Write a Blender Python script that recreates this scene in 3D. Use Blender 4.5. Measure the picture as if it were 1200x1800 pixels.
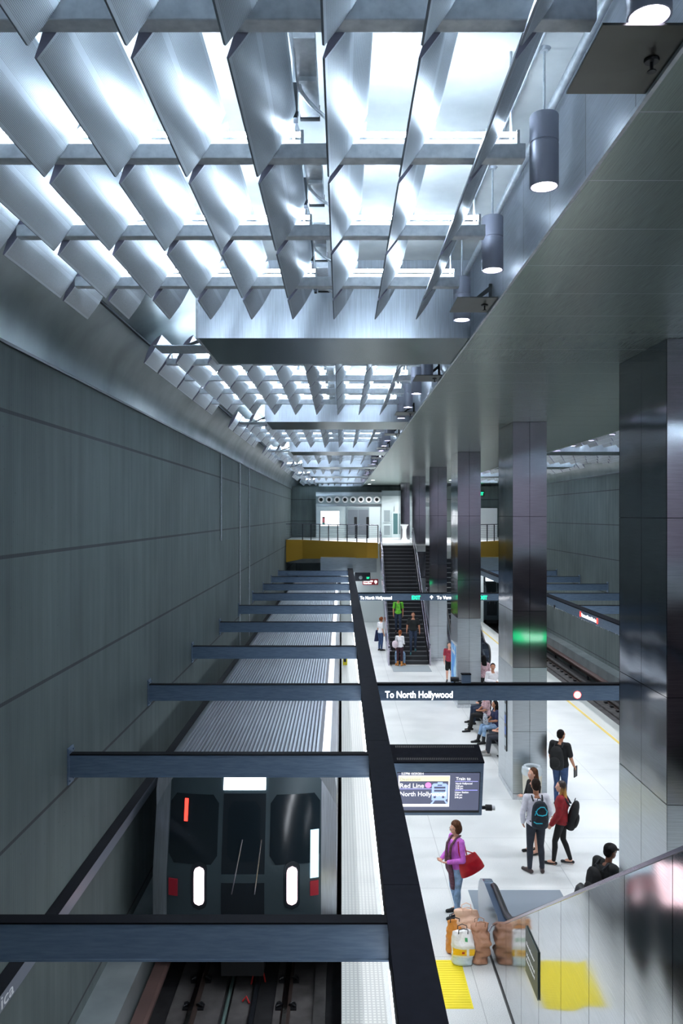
import bpy, bmesh, math, random
from mathutils import Vector, Matrix, noise
random.seed(7)
R = math.radians
for _o in list(bpy.data.objects):
    bpy.data.objects.remove(_o)
SC = bpy.context.scene
COL = SC.collection

# ------------------------------------------------------------------ camera, world, exposure
cam_d = bpy.data.cameras.new('camera')
cam_d.sensor_fit = 'HORIZONTAL'
cam_d.sensor_width = 36.0
cam_d.lens = 1420.0 / 1200.0 * 36.0
cam_d.shift_y = 5.0 / 1200.0
cam_d.clip_start = 0.05
cam_d.clip_end = 300
cam = bpy.data.objects.new('camera', cam_d)
cam.location = (0, 0, 6.8)
cam.rotation_euler = (R(90), 0, 0)
COL.objects.link(cam)
SC.camera = cam
SC.view_settings.view_transform = 'Standard'
SC.view_settings.look = 'None'
SC.view_settings.gamma = 1.0
SC.view_settings.use_curve_mapping = False
SC.view_settings.exposure = 0.75
SC.cycles.use_denoising = True
SC.cycles.max_bounces = 8
SC.cycles.diffuse_bounces = 4
SC.cycles.glossy_bounces = 5
SC.cycles.sample_clamp_indirect = 4.0
W = bpy.data.worlds.new('world')
SC.world = W
W.use_nodes = True
W.node_tree.nodes['Background'].inputs[0].default_value = (0.35, 0.42, 0.5, 1)
W.node_tree.nodes['Background'].inputs[1].default_value = 0.25
TUBE_E = 66.0       # ceiling fluorescent tubes
STRIP_E = 11.0       # strip lights along the two long beams
SPOT_W = 225.0       # pendant downlights
TINT = (0.80, 0.92, 1.0)

# ------------------------------------------------------------------ station measurements (metres)
MID = 4.48                       # the station is symmetric about this x
WALL = -3.75                     # wall beyond the left track
BAY = 9.144
COL0 = 10.15                     # front of the nearest column
CD = 1.75                        # column / ceiling beam depth
ZS = 9.02                        # underside of the steel soffit
ZC = 10.0                        # concrete slab
XS = 1.62                        # edge of the soffit
YE = 66.0                        # far end
def mx(x, s):                    # s = 0: left half as given, s = 1: the same place mirrored to the right half
    return x if s == 0 else 2 * MID - x

# ------------------------------------------------------------------ materials
MATS = {}
def lin(c):
    return tuple(((v / 255) / 12.92 if v / 255 <= 0.04045 else ((v / 255 + 0.055) / 1.055) ** 2.4) for v in c) + (1,)
class NT:
    def __init__(s, name):
        s.m = bpy.data.materials.new(name)
        s.m.use_nodes = True
        s.t = s.m.node_tree
        s.b = s.t.nodes['Principled BSDF']
    def n(s, kind, **kw):
        x = s.t.nodes.new(kind)
        for k, v in kw.items():
            setattr(x, k, v)
        return x
    def l(s, a, b):
        s.t.links.new(a, b)
    def math(s, op, a, b=None, c=None):
        x = s.n('ShaderNodeMath', operation=op)
        for i, v in enumerate((a, b, c)):
            if v is None:
                continue
            if isinstance(v, (int, float)):
                x.inputs[i].default_value = v
            else:
                s.l(v, x.inputs[i])
        return x.outputs[0]
    def geo(s):
        g = s.n('ShaderNodeNewGeometry')
        x = s.n('ShaderNodeSeparateXYZ')
        s.l(g.outputs['Position'], x.inputs[0])
        return g.outputs['Position'], x.outputs
    def mapped(s, src, scale):
        m = s.n('ShaderNodeMapping')
        m.inputs['Scale'].default_value = scale
        s.l(src, m.inputs[0])
        return m.outputs[0]
    def noise(s, vec, scale, detail=3, rough=0.5):
        x = s.n('ShaderNodeTexNoise')
        x.inputs['Scale'].default_value = scale
        x.inputs['Detail'].default_value = detail
        x.inputs['Roughness'].default_value = rough
        if vec is not None:
            s.l(vec, x.inputs['Vector'])
        return x.outputs[0]
    def ramp(s, fac, c0, c1, p0=0.0, p1=1.0):
        x = s.n('ShaderNodeValToRGB')
        x.color_ramp.elements[0].color = c0
        x.color_ramp.elements[1].color = c1
        x.color_ramp.elements[0].position = p0
        x.color_ramp.elements[1].position = p1
        s.l(fac, x.inputs[0])
        return x.outputs[0]
    def mix(s, fac, a, b):
        x = s.n('ShaderNodeMix', data_type='RGBA')
        if isinstance(fac, (int, float)):
            x.inputs[0].default_value = fac
        else:
            s.l(fac, x.inputs[0])
        for i, v in ((6, a), (7, b)):
            if isinstance(v, tuple):
                x.inputs[i].default_value = v
            else:
                s.l(v, x.inputs[i])
        return x.outputs[2]
    def bump(s, h, strength=0.3, dist=0.01):
        x = s.n('ShaderNodeBump')
        x.inputs['Strength'].default_value = strength
        x.inputs['Distance'].default_value = dist
        s.l(h, x.inputs['Height'])
        s.l(x.outputs[0], s.b.inputs['Normal'])
    def line(s, coord, period, offset, half):
        # 1 on a thin line every `period`
        a = s.math('SUBTRACT', coord, offset)
        a = s.math('DIVIDE', a, period)
        a = s.math('SUBTRACT', a, 0.5)
        f = s.math('FRACT', a)
        f = s.math('SUBTRACT', f, 0.5)
        f = s.math('ABSOLUTE', f)
        return s.math('LESS_THAN', f, half / period)

def plain(name, rgb, rough=0.5, metal=0.0, emit=None, es=1.0, spec=0.5, alpha=None):
    if name in MATS:
        return MATS[name]
    t = NT(name)
    t.b.inputs['Base Color'].default_value = lin(rgb)
    t.b.inputs['Roughness'].default_value = rough
    t.b.inputs['Metallic'].default_value = metal
    t.b.inputs['Specular IOR Level'].default_value = spec
    if emit is not None:
        t.b.inputs['Emission Color'].default_value = lin(emit)
        t.b.inputs['Emission Strength'].default_value = es
    if alpha is not None:
        t.b.inputs['Alpha'].default_value = alpha
    MATS[name] = t.m
    return t.m

def mottled(name, c0, c1, scale=6, rough=0.6, metal=0.0, bump=0.15, stretch=(1, 1, 1), bdist=0.004):
    if name in MATS:
        return MATS[name]
    t = NT(name)
    tc = t.n('ShaderNodeTexCoord')
    v = t.mapped(tc.outputs['Object'], stretch)
    n = t.noise(v, scale, 4)
    t.l(t.ramp(n, lin(c0), lin(c1), 0.3, 0.7), t.b.inputs['Base Color'])
    t.b.inputs['Roughness'].default_value = rough
    t.b.inputs['Metallic'].default_value = metal
    t.bump(n, bump, bdist)
    MATS[name] = t.m
    return t.m

def steel(name, rgb, rough, wav=0.0, wscale=(1, 1, 1), seams=None, streak=(1, 1, 60), aniso=0.0, sdark=0.35, seamc=(14, 16, 18)):
    """brushed or polished stainless sheet; seams = list of (axis, period, offset)"""
    t = NT(name)
    pos, xyz = t.geo()
    n = t.noise(t.mapped(pos, streak), 3.0, 3)
    c0 = lin(tuple(v * 0.86 for v in rgb)); c1 = lin(rgb)
    col = t.ramp(n, c0, c1, 0.3, 0.7)
    h = None
    if seams:
        tot = None
        for ax, per, off in seams:
            l = t.line(xyz[ax], per, off, 0.006)
            tot = l if tot is None else t.math('MAXIMUM', tot, l)
        col = t.mix(t.math('MULTIPLY', tot, 1 - sdark), col, lin(seamc))
    t.l(col, t.b.inputs['Base Color'])
    t.b.inputs['Metallic'].default_value = 1.0
    t.b.inputs['Roughness'].default_value = rough
    if aniso:
        t.b.inputs['Anisotropic'].default_value = aniso
    if wav:
        w = t.noise(t.mapped(pos, wscale), 1.0, 1)
        t.bump(w, 1.0, wav)
    MATS[name] = t.m
    return t.m

def M(n):
    return MATS[n]

# wall: board-marked concrete
def wall_mat():
    t = NT('wall_concrete')
    pos, xyz = t.geo()
    n1 = t.noise(pos, 0.5, 5)
    n2 = t.noise(t.mapped(pos, (2.5, 2.5, 0.25)), 1.6, 4)
    nn = t.math('ADD', t.math('MULTIPLY', n1, 0.5), t.math('MULTIPLY', n2, 0.5))
    col = t.ramp(nn, lin((75, 86, 86)), lin((104, 116, 115)), 0.32, 0.68)
    hj = t.line(xyz[2], 1.63, 6.33, 0.022)
    vj = t.line(xyz[1], 3.06, 11.2, 0.006)
    j = t.math('MAXIMUM', hj, t.math('MULTIPLY', vj, 0.6))
    col = t.mix(t.math('MULTIPLY', j, 0.8), col, lin((34, 38, 42)))
    pits = t.n('ShaderNodeTexVoronoi')
    pits.inputs['Scale'].default_value = 5.0
    t.l(pos, pits.inputs['Vector'])
    pit = t.math('LESS_THAN', pits.outputs['Distance'], 0.045)
    col = t.mix(t.math('MULTIPLY', pit, 0.6), col, lin((40, 44, 46)))
    t.l(col, t.b.inputs['Base Color'])
    t.b.inputs['Roughness'].default_value = 0.75
    wv = t.math('SINE', t.math('MULTIPLY', xyz[1], 2 * math.pi / 0.06))
    h = t.math('ADD', t.math('MULTIPLY', wv, 0.10), t.math('MULTIPLY', j, -3.0))
    h = t.math('ADD', h, t.math('MULTIPLY', n2, 1.2))
    t.bump(h, 0.5, 0.01)
    MATS['wall_concrete'] = t.m
wall_mat()

def floor_mat():
    t = NT('platform_terrazzo')
    pos, xyz = t.geo()
    n = t.noise(pos, 90, 2)
    big = t.noise(pos, 0.6, 3)
    spk = t.math('ADD', t.math('MULTIPLY', n, 0.6), t.math('MULTIPLY', big, 0.4))
    col = t.ramp(spk, lin((196, 201, 200)), lin((228, 232, 230)), 0.38, 0.55)
    a = t.line(xyz[0], 2.286, 1.95, 0.006)
    b = t.line(xyz[1], 2.286, 1.0, 0.006)
    j = t.math('MAXIMUM', a, b)
    col = t.mix(t.math('MULTIPLY', j, 0.45), col, lin((120, 126, 128)))
    t.l(col, t.b.inputs['Base Color'])
    t.b.inputs['Roughness'].default_value = 0.32
    MATS['platform_terrazzo'] = t.m
    t = NT('tactile_edge_tile')
    pos, xyz = t.geo()
    a = t.line(xyz[0], 0.06, 0.0, 0.012)
    b = t.line(xyz[1], 0.06, 0.0, 0.012)
    j = t.math('MAXIMUM', a, b)
    col = t.mix(t.math('MULTIPLY', j, 0.5), lin((222, 224, 218)), lin((160, 164, 162)))
    t.l(col, t.b.inputs['Base Color'])
    t.b.inputs['Roughness'].default_value = 0.5
    t.bump(t.math('MULTIPLY', j, -1.0), 0.5, 0.004)
    MATS['tactile_edge_tile'] = t.m
floor_mat()

def fin_mat():
    t = NT('perforated_fin_sheet')
    uv = t.n('ShaderNodeUVMap')
    x = t.n('ShaderNodeSeparateXYZ')
    t.l(uv.outputs[0], x.inputs[0])
    u, v = x.outputs[0], x.outputs[1]
    P = 0.0095
    row = t.math('FLOOR', t.math('DIVIDE', u, P))
    sh = t.math('MULTIPLY', t.math('MODULO', row, 2.0), 0.5)
    fu = t.math('SUBTRACT', t.math('FRACT', t.math('DIVIDE', u, P)), 0.5)
    fv = t.math('SUBTRACT', t.math('FRACT', t.math('ADD', t.math('DIVIDE', v, P), sh)), 0.5)
    d = t.math('SQRT', t.math('ADD', t.math('MULTIPLY', fu, fu), t.math('MULTIPLY', fv, fv)))
    hole = t.math('LESS_THAN', d, 0.30)
    m1 = t.math('MULTIPLY', t.math('GREATER_THAN', u, 0.022), t.math('LESS_THAN', u, 0.215))
    m2 = t.math('MULTIPLY', t.math('GREATER_THAN', u, 0.258), t.math('LESS_THAN', u, 0.485))
    mask = t.math('MULTIPLY', hole, t.math('ADD', m1, m2))
    mask = t.math('MULTIPLY', mask, t.math('GREATER_THAN', v, 0.02))
    col = t.mix(t.math('MULTIPLY', mask, 0.75), lin((204, 210, 216)), lin((60, 66, 74)))
    t.l(col, t.b.inputs['Base Color'])
    t.b.inputs['Metallic'].default_value = 0.45
    t.b.inputs['Roughness'].default_value = 0.40
    MATS['perforated_fin_sheet'] = t.m
fin_mat()

plain('fin_edge', (150, 158, 166), 0.35, 0.7)
plain('fin_end', (150, 148, 166), 0.5, 0.1)
mottled('slab_concrete', (196, 199, 199), (230, 231, 229), 1.6, 0.8, 0, 0.2)
mottled('cove_plaster', (112, 124, 126), (156, 166, 168), 0.9, 0.34, 0.35, 0.08)
mottled('galvanised', (184, 190, 196), (216, 220, 224), 14, 0.42, 0.25, 0.05)
mottled('beam_paint', (92, 112, 136), (110, 130, 152), 5, 0.42, 0.1, 0.06, (1, 1, 8))
plain('beam_black', (14, 15, 20), 0.7, spec=0.08)
mottled('black_box_paint', (17, 19, 26), (22, 24, 32), 9, 0.55, 0.0, 0.03)
steel('steel_mirror', (150, 152, 156), 0.11, 0.012, (0.9, 0.9, 0.8), None, (1, 1, 80))
steel('steel_brushed', (196, 203, 208), 0.30, 0.006, (1.2, 1.2, 1.0), None, (1, 1, 90))
steel('steel_soffit', (160, 174, 168), 0.24, 0.0, (0.8, 0.8, 0.8), [(1, 0.9144, 4.45)], (50, 1.0, 1), 0.5, 0.2, (200, 206, 210))
MATS['steel_soffit'].node_tree.nodes['Principled BSDF'].inputs['Metallic'].default_value = 0.45
steel('steel_fascia', (200, 206, 216), 0.34, 0.02, (1.2, 1.1, 0.8), [(1, 0.9144, 4.45)], (1, 1, 60))
steel('steel_plate_dark', (92, 92, 88), 0.3, 0.01)
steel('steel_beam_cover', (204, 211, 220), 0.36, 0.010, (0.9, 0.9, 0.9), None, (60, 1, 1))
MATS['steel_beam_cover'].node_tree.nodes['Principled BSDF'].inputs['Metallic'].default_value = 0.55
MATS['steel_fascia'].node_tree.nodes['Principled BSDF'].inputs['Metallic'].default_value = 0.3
steel('steel_beam_shaded', (140, 152, 152), 0.24, 0.006, (0.8, 0.8, 0.8), None, (60, 1, 1))  # darker copy of the cover steel, shade of the underside in its colour
steel('steel_escalator', (206, 209, 212), 0.10, 0.035, (1.0, 0.8, 0.55), None, (1, 1, 60))
steel('steel_rail', (190, 184, 200), 0.22)
steel('steel_bulkhead', (176, 186, 190), 0.28, 0.02, (1, 1, 1), None, (1, 1, 40))
steel('train_steel', (200, 206, 214), 0.36, 0.003, (1, 1, 1), None, (40, 0.3, 1))
MATS['train_steel'].node_tree.nodes['Principled BSDF'].inputs['Metallic'].default_value = 0.75
steel('rail_head', (200, 186, 178), 0.18)
plain('rail_rust', (58, 46, 42), 0.7, 0.3)
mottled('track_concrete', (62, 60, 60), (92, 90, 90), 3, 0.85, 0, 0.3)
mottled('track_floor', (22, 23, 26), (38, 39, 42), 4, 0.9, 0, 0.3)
MATS['black_box_paint'].node_tree.nodes['Principled BSDF'].inputs['Specular IOR Level'].default_value = 0.06
MATS['black_box_paint'].node_tree.nodes['Principled BSDF'].inputs['Roughness'].default_value = 0.75
plain('black_rubber', (14, 15, 18), 0.45)
plain('black_plastic', (22, 24, 28), 0.4)
plain('dark_steel', (44, 48, 54), 0.4, 0.6)
plain('yellow_tactile', (240, 222, 40), 0.55)
plain('yellow_line', (222, 196, 96), 0.5)
plain('yellow_fascia', (214, 164, 58), 0.5)
plain('white_paint', (226, 228, 228), 0.5)
plain('band_grey', (134, 140, 152), 0.35, 0.2)
plain('white_tile', (206, 214, 214), 0.35)
plain('glass_dark', (12, 15, 18), 0.08, 0.0)
plain('lamp_tube', (255, 255, 255), 0.4, 0, (208, 230, 250), TUBE_E)
plain('lamp_strip', (255, 255, 255), 0.4, 0, (236, 242, 250), STRIP_E)
plain('lamp_disc', (255, 255, 255), 0.4, 0, (236, 228, 255), 14)
plain('letters_lit', (255, 255, 255), 0.4, 0, (255, 255, 255), 1.6)
plain('letters_white', (235, 238, 240), 0.5)
plain('letters_grey', (160, 172, 180), 0.5)
plain('green_lit', (20, 210, 130), 0.4, 0, (20, 230, 140), 2.2)
plain('red_lit', (255, 60, 40), 0.4, 0, (255, 50, 40), 2.5)
plain('red_paint', (176, 34, 52), 0.45)
mottled('mezzanine_plaster', (214, 184, 192), (228, 200, 208), 1.2, 0.8, 0, 0.05)  # pink tint stands in for pinkish light behind the camera

# ------------------------------------------------------------------ mesh helpers
class MB:
    def __init__(s):
        s.v = []; s.f = []; s.m = []; s.uv = {}
    def add(s, verts, faces, mi=0):
        o = len(s.v)
        s.v += [tuple(v) for v in verts]
        for f in faces:
            s.f.append(tuple(i + o for i in f)); s.m.append(mi)
        return s
    def box(s, x0, x1, y0, y1, z0, z1, mi=0, faces=None):
        if x0 > x1: x0, x1 = x1, x0
        if y0 > y1: y0, y1 = y1, y0
        if z0 > z1: z0, z1 = z1, z0
        V = [(x0, y0, z0), (x1, y0, z0), (x1, y1, z0), (x0, y1, z0), (x0, y0, z1), (x1, y0, z1), (x1, y1, z1), (x0, y1, z1)]
        F = [(0, 3, 2, 1), (4, 5, 6, 7), (0, 1, 5, 4), (2, 3, 7, 6), (0, 4, 7, 3), (1, 2, 6, 5)]  # bottom top front back left right
        if isinstance(mi, dict):
            names = ['bottom', 'top', 'front', 'back', 'left', 'right']
            o = len(s.v); s.v += V
            for n, f in zip(names, F):
                s.f.append(tuple(i + o for i in f)); s.m.append(mi.get(n, mi.get('all', 0)))
        else:
            s.add(V, F, mi)
        return s
    def cyl(s, p0, p1, r0, r1=None, seg=16, mi=0, caps=True):
        r1 = r0 if r1 is None else r1
        p0 = Vector(p0); p1 = Vector(p1); d = (p1 - p0).normalized()
        a = Vector((0, 0, 1)) if abs(d.z) < 0.9 else Vector((1, 0, 0))
        x = d.cross(a).normalized(); y = d.cross(x)
        V = []
        for p, r in ((p0, r0), (p1, r1)):
            for i in range(seg):
                t = 2 * math.pi * i / seg
                V.append(p + x * (r * math.cos(t)) + y * (r * math.sin(t)))
        F = [(i, i + seg, (i + 1) % seg + seg, (i + 1) % seg) for i in range(seg)]
        s.add(V, F, mi)
        if caps:
            o = len(s.v) - 2 * seg
            s.f.append(tuple(o + i for i in range(seg))); s.m.append(mi)
            s.f.append(tuple(o + seg + i for i in reversed(range(seg)))); s.m.append(mi)
        return s
    def tube(s, pts, r, seg=8, mi=0):
        pts = [Vector(p) for p in pts]
        rings = []
        up = None
        for i, p in enumerate(pts):
            d = (pts[min(i + 1, len(pts) - 1)] - pts[max(i - 1, 0)]).normalized()
            a = Vector((0, 0, 1)) if abs(d.z) < 0.95 else Vector((1, 0, 0))
            x = d.cross(a).normalized() if up is None else (up - d * up.dot(d)).normalized()
            up = x
            y = d.cross(x)
            rr = r[i] if isinstance(r, (list, tuple)) else r
            rings.append([p + x * (rr * math.cos(2 * math.pi * k / seg)) + y * (rr * math.sin(2 * math.pi * k / seg)) for k in range(seg)])
        V = [v for g in rings for v in g]
        F = []
        for i in range(len(pts) - 1):
            for k in range(seg):
                a = i * seg + k; b = i * seg + (k + 1) % seg
                F.append((a, a + seg, b + seg, b))
        F.append(tuple(range(seg)))
        F.append(tuple(reversed(range((len(pts) - 1) * seg, len(pts) * seg))))
        s.add(V, F, mi)
        return s
    def prism(s, poly, axis, a, b, mi=0, capmi=None):
        """extrude a 2D polygon along axis ('x': poly is (y,z); 'y': (x,z); 'z': (x,y)) from a to b"""
        def P(q, t):
            if axis == 'x': return (t, q[0], q[1])
            if axis == 'y': return (q[0], t, q[1])
            return (q[0], q[1], t)
        n = len(poly)
        V = [P(q, a) for q in poly] + [P(q, b) for q in poly]
        F = [(i, (i + 1) % n, (i + 1) % n + n, i + n) for i in range(n)]
        s.add(V, F, mi)
        o = len(s.v) - 2 * n
        cm = mi if capmi is None else capmi
        s.f.append(tuple(o + i for i in reversed(range(n)))); s.m.append(cm)
        s.f.append(tuple(o + n + i for i in range(n))); s.m.append(cm)
        return s
    def lathe(s, c, prof, seg=24, mi=0):
        """prof: list of (r, z) around vertical axis through c"""
        n = len(prof)
        V = [(c[0] + r * math.cos(2 * math.pi * k / seg), c[1] + r * math.sin(2 * math.pi * k / seg), c[2] + z) for r, z in prof for k in range(seg)]
        F = []
        for i in range(n - 1):
            for k in range(seg):
                a = i * seg + k; b = i * seg + (k + 1) % seg
                F.append((a, b, b + seg, a + seg))
        s.add(V, F, mi)
        return s
    def ball(s, c, r, mi=0, seg=12, rings=8, sc=(1, 1, 1), rot=None):
        V = []; F = []
        for i in range(rings + 1):
            t = math.pi * i / rings
            for k in range(seg):
                p = 2 * math.pi * k / seg
                q = Vector((r * sc[0] * math.sin(t) * math.cos(p), r * sc[1] * math.sin(t) * math.sin(p), r * sc[2] * math.cos(t)))
                if rot is not None: q = rot @ q
                V.append(Vector(c) + q)
        for i in range(rings):
            for k in range(seg):
                a = i * seg + k; b = i * seg + (k + 1) % seg
                F.append((a, a + seg, b + seg, b))
        s.add(V, F, mi)
        return s
    def mesh(s, name, mats, smooth=False):
        me = bpy.data.meshes.new(name)
        me.from_pydata(s.v, [], s.f)
        for m in (mats if isinstance(mats, (list, tuple)) else [mats]):
            me.materials.append(MATS[m] if isinstance(m, str) else m)
        me.polygons.foreach_set('material_index', s.m)
        bm = bmesh.new(); bm.from_mesh(me)
        bmesh.ops.remove_doubles(bm, verts=bm.verts, dist=1e-5)
        bmesh.ops.recalc_face_normals(bm, faces=bm.faces)
        bm.to_mesh(me); bm.free()
        if smooth:
            me.polygons.foreach_set('use_smooth', [True] * len(me.polygons))
            if smooth == 'auto':
                me.set_sharp_from_angle(angle=R(35))
        me.update()
        return me
    def build(s, name, mats, parent=None, smooth=False, bevel=0.0, loc=None):
        o = bpy.data.objects.new(name, s.mesh(name, mats, smooth))
        COL.objects.link(o)
        if parent is not None:
            o.parent = parent
        if loc is not None:
            o.location = loc
        if bevel:
            b = o.modifiers.new('bevel', 'BEVEL'); b.width = bevel; b.segments = 2; b.limit_method = 'ANGLE'
        return o

def tag(o, label=None, cat=None, group=None, kind=None):
    if label: o['label'] = label
    if cat: o['category'] = cat
    if group: o['group'] = group
    if kind: o['kind'] = kind
    return o
def struct(o, label=None):
    o['kind'] = 'structure'
    if label: o['label'] = label
    return o
def thing(name, label, cat, loc=(0, 0, 0), rz=0.0, group=None):
    o = bpy.data.objects.new(name, None); COL.objects.link(o)
    o.empty_display_size = 0.1
    o.location = loc; o.rotation_euler = (0, 0, rz)
    return tag(o, label, cat, group)
def copy_tree(o, parent=None):
    c = o.copy(); COL.objects.link(c)
    if parent is not None: c.parent = parent
    for ch in list(o.children):
        copy_tree(ch, c)
    return c
ORD = ['first', 'second', 'third', 'fourth', 'fifth', 'sixth', 'seventh', 'eighth', 'ninth', 'tenth', 'eleventh', 'twelfth', 'thirteenth', 'fourteenth', 'fifteenth', 'sixteenth',
       'seventeenth', 'eighteenth', 'nineteenth', 'twentieth', 'twenty-first', 'twenty-second', 'twenty-third', 'twenty-fourth', 'twenty-fifth', 'twenty-sixth', 'twenty-seventh', 'twenty-eighth', 'twenty-ninth', 'thirtieth', 'thirty-first', 'thirty-second', 'thirty-third', 'thirty-fourth', 'thirty-fifth', 'thirty-sixth']

_dg = None
def eval_mesh(o, name):
    dg = bpy.context.evaluated_depsgraph_get()
    return bpy.data.meshes.new_from_object(o.evaluated_get(dg))
def text(name, s, width, height, mat, parent=None, loc=(0, 0, 0), rot=(R(90), 0, 0), bold=0.0, depth=0.003, align='LEFT'):
    """lettering fitted to width x cap height, lying in its local xy plane, origin at lower left"""
    cu = bpy.data.curves.new(name, 'FONT'); cu.body = s; cu.size = 1.0; cu.offset = bold; cu.extrude = 0.5; cu.resolution_u = 3
    to = bpy.data.objects.new(name, cu); COL.objects.link(to)
    me = eval_mesh(to, name)
    bpy.data.objects.remove(to); bpy.data.curves.remove(cu)
    xs = [v.co.x for v in me.vertices]; ys = [v.co.y for v in me.vertices]
    x0, x1 = min(xs), max(xs)
    y0 = 0.0
    cap = 0.69
    sx = (width / (x1 - x0)) if width else height / cap
    sy = height / cap
    if not width:
        sx = sy
    for v in me.vertices:
        v.co = Vector(((v.co.x - x0) * sx - (width * 0.5 if align == 'CENTER' and width else 0), v.co.y * sy, (v.co.z + 0.5) * depth))
    me.materials.clear(); me.materials.append(M(mat))
    me.name = name
    o = bpy.data.objects.new(name, me); COL.objects.link(o)
    o.parent = parent; o.location = loc; o.rotation_euler = rot
    return o
def face_rot(d):
    """rotation for upright text seen when looking along d ('+y' = read by someone looking to +y)"""
    return {'+y': (R(90), 0, 0), '-y': (R(90), 0, R(180)), '-x': (R(90), 0, R(90)), '+x': (R(90), 0, R(-90))}[d]

# ================================================================== structure
SIDE = ['left', 'right']
# floor
fb = MB()
fb.box(0.62, 2 * MID - 0.62, -8, 51.4, -0.25, 0.0)
struct(fb.build('floor', 'platform_terrazzo'))
for s in (0, 1):
    e = MB()
    e.box(mx(0.0, s), mx(0.62, s), -8, 51.4, -0.25, 0.0, 0)
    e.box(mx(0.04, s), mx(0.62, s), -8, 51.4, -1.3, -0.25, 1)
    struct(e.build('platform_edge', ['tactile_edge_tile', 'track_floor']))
    if s == 1:
        l = MB(); l.box(8.225, 8.315, -8, 51.4, 0.0, 0.006)
        struct(l.build('trim_1', 'yellow_line'), 'thin yellow line along the right platform edge')
    # trackway floor, safety walk
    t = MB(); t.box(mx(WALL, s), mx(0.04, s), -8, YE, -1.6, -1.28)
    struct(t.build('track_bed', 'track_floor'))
    t = MB(); t.box(mx(WALL, s), mx(-3.2, s), -8, 53.5, -1.28, -0.38)
    struct(t.build('safety_walkway', 'cove_plaster'))
    # walls
    w = MB(); w.box(mx(WALL - 0.4, s), mx(WALL, s), -8, YE, -1.6, 8.73)
    struct(w.build('wall_' + SIDE[s], 'wall_concrete'))
    # cove
    c = MB(); pts = []
    N = 14
    for i in range(N + 1):
        a = math.pi / 2 * i / N
        pts.append((mx(-2.05 - 1.70 * math.cos(a), s), 8.73 + 1.27 * math.sin(a)))
    poly = pts + [(mx(-2.05, s), 10.4), (mx(WALL - 0.4, s), 10.4), (mx(WALL - 0.4, s), 8.73)]
    c.prism(poly, 'y', -8, YE)
    struct(c.build('ceiling_cove_' + SIDE[s], 'cove_plaster', smooth='auto'))
    # fine lip where the cove meets the wall and a metal seam further up
    lip = MB(); lip.box(mx(WALL - 0.02, s), mx(WALL + 0.03, s), -8, YE, 8.70, 8.735)
    a = math.pi / 2 * 0.52
    lx, lz = -2.05 - 1.70 * math.cos(a), 8.73 + 1.27 * math.sin(a)
    lip.box(mx(lx - 0.01, s), mx(lx + 0.03, s), -8, YE, lz - 0.03, lz + 0.0)
    struct(lip.build('trim_2', 'dark_steel'))
    sl = MB(); sl.box(mx(-2.06, s), mx(XS + 0.05, s), -8, YE, ZC, ZC + 0.4)
    struct(sl.build('ceiling_slab_' + SIDE[s], 'slab_concrete'))
# soffit
so = MB()
so.box(XS, 2 * MID - XS, -8, YE, ZS, ZC + 0.4, {'bottom': 0, 'left': 1, 'right': 1, 'all': 1})
struct(so.build('ceiling', ['steel_soffit', 'steel_fascia']))
for s in (0, 1):
    tr = MB(); tr.box(mx(XS - 0.012, s), mx(XS + 0.012, s), -8, YE, ZS - 0.012, ZS + 0.012)
    struct(tr.build('trim_3', 'galvanised'))
# walls at both ends
wb = MB(); wb.box(WALL - 0.4, 2 * MID - WALL + 0.4, -8.4, -8.0, -1.6, 10.4)
struct(wb.build('wall_back', 'mezzanine_plaster'))
we = MB(); we.box(WALL - 0.4, 2 * MID - WALL + 0.4, 61.0, 61.4, 3.4, 8.95)
we.box(WALL - 0.4, 2 * MID - WALL + 0.4, YE, YE + 0.4, -1.6, 10.4)
struct(we.build('wall_far', 'wall_concrete'))

# mezzanine behind the camera
mz = MB()
mz.box(WALL, 2 * MID - WALL, -8, 1.2, 4.75, 5.1)
struct(mz.build('floor_near_mezzanine', 'white_tile'))

# transverse ceiling beams with steel covers
nb = 0
for k in range(-1, 7):
    y0 = COL0 + BAY * k
    for s in (0, 1):
        b = MB()
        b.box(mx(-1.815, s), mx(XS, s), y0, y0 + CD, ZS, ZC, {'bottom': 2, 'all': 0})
        b.box(mx(-1.83, s), mx(-1.80, s), y0 - 0.012, y0 + CD + 0.012, ZS - 0.006, ZC, 1)
        nb += 1
        struct(b.build('ceiling_beam_%d' % nb, ['steel_beam_cover', 'galvanised', 'steel_beam_shaded']),
               'steel clad %s ceiling beam, %s' % (SIDE[s], ('behind the camera' if k < 0 else ORD[k] + ' from the camera')))

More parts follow.
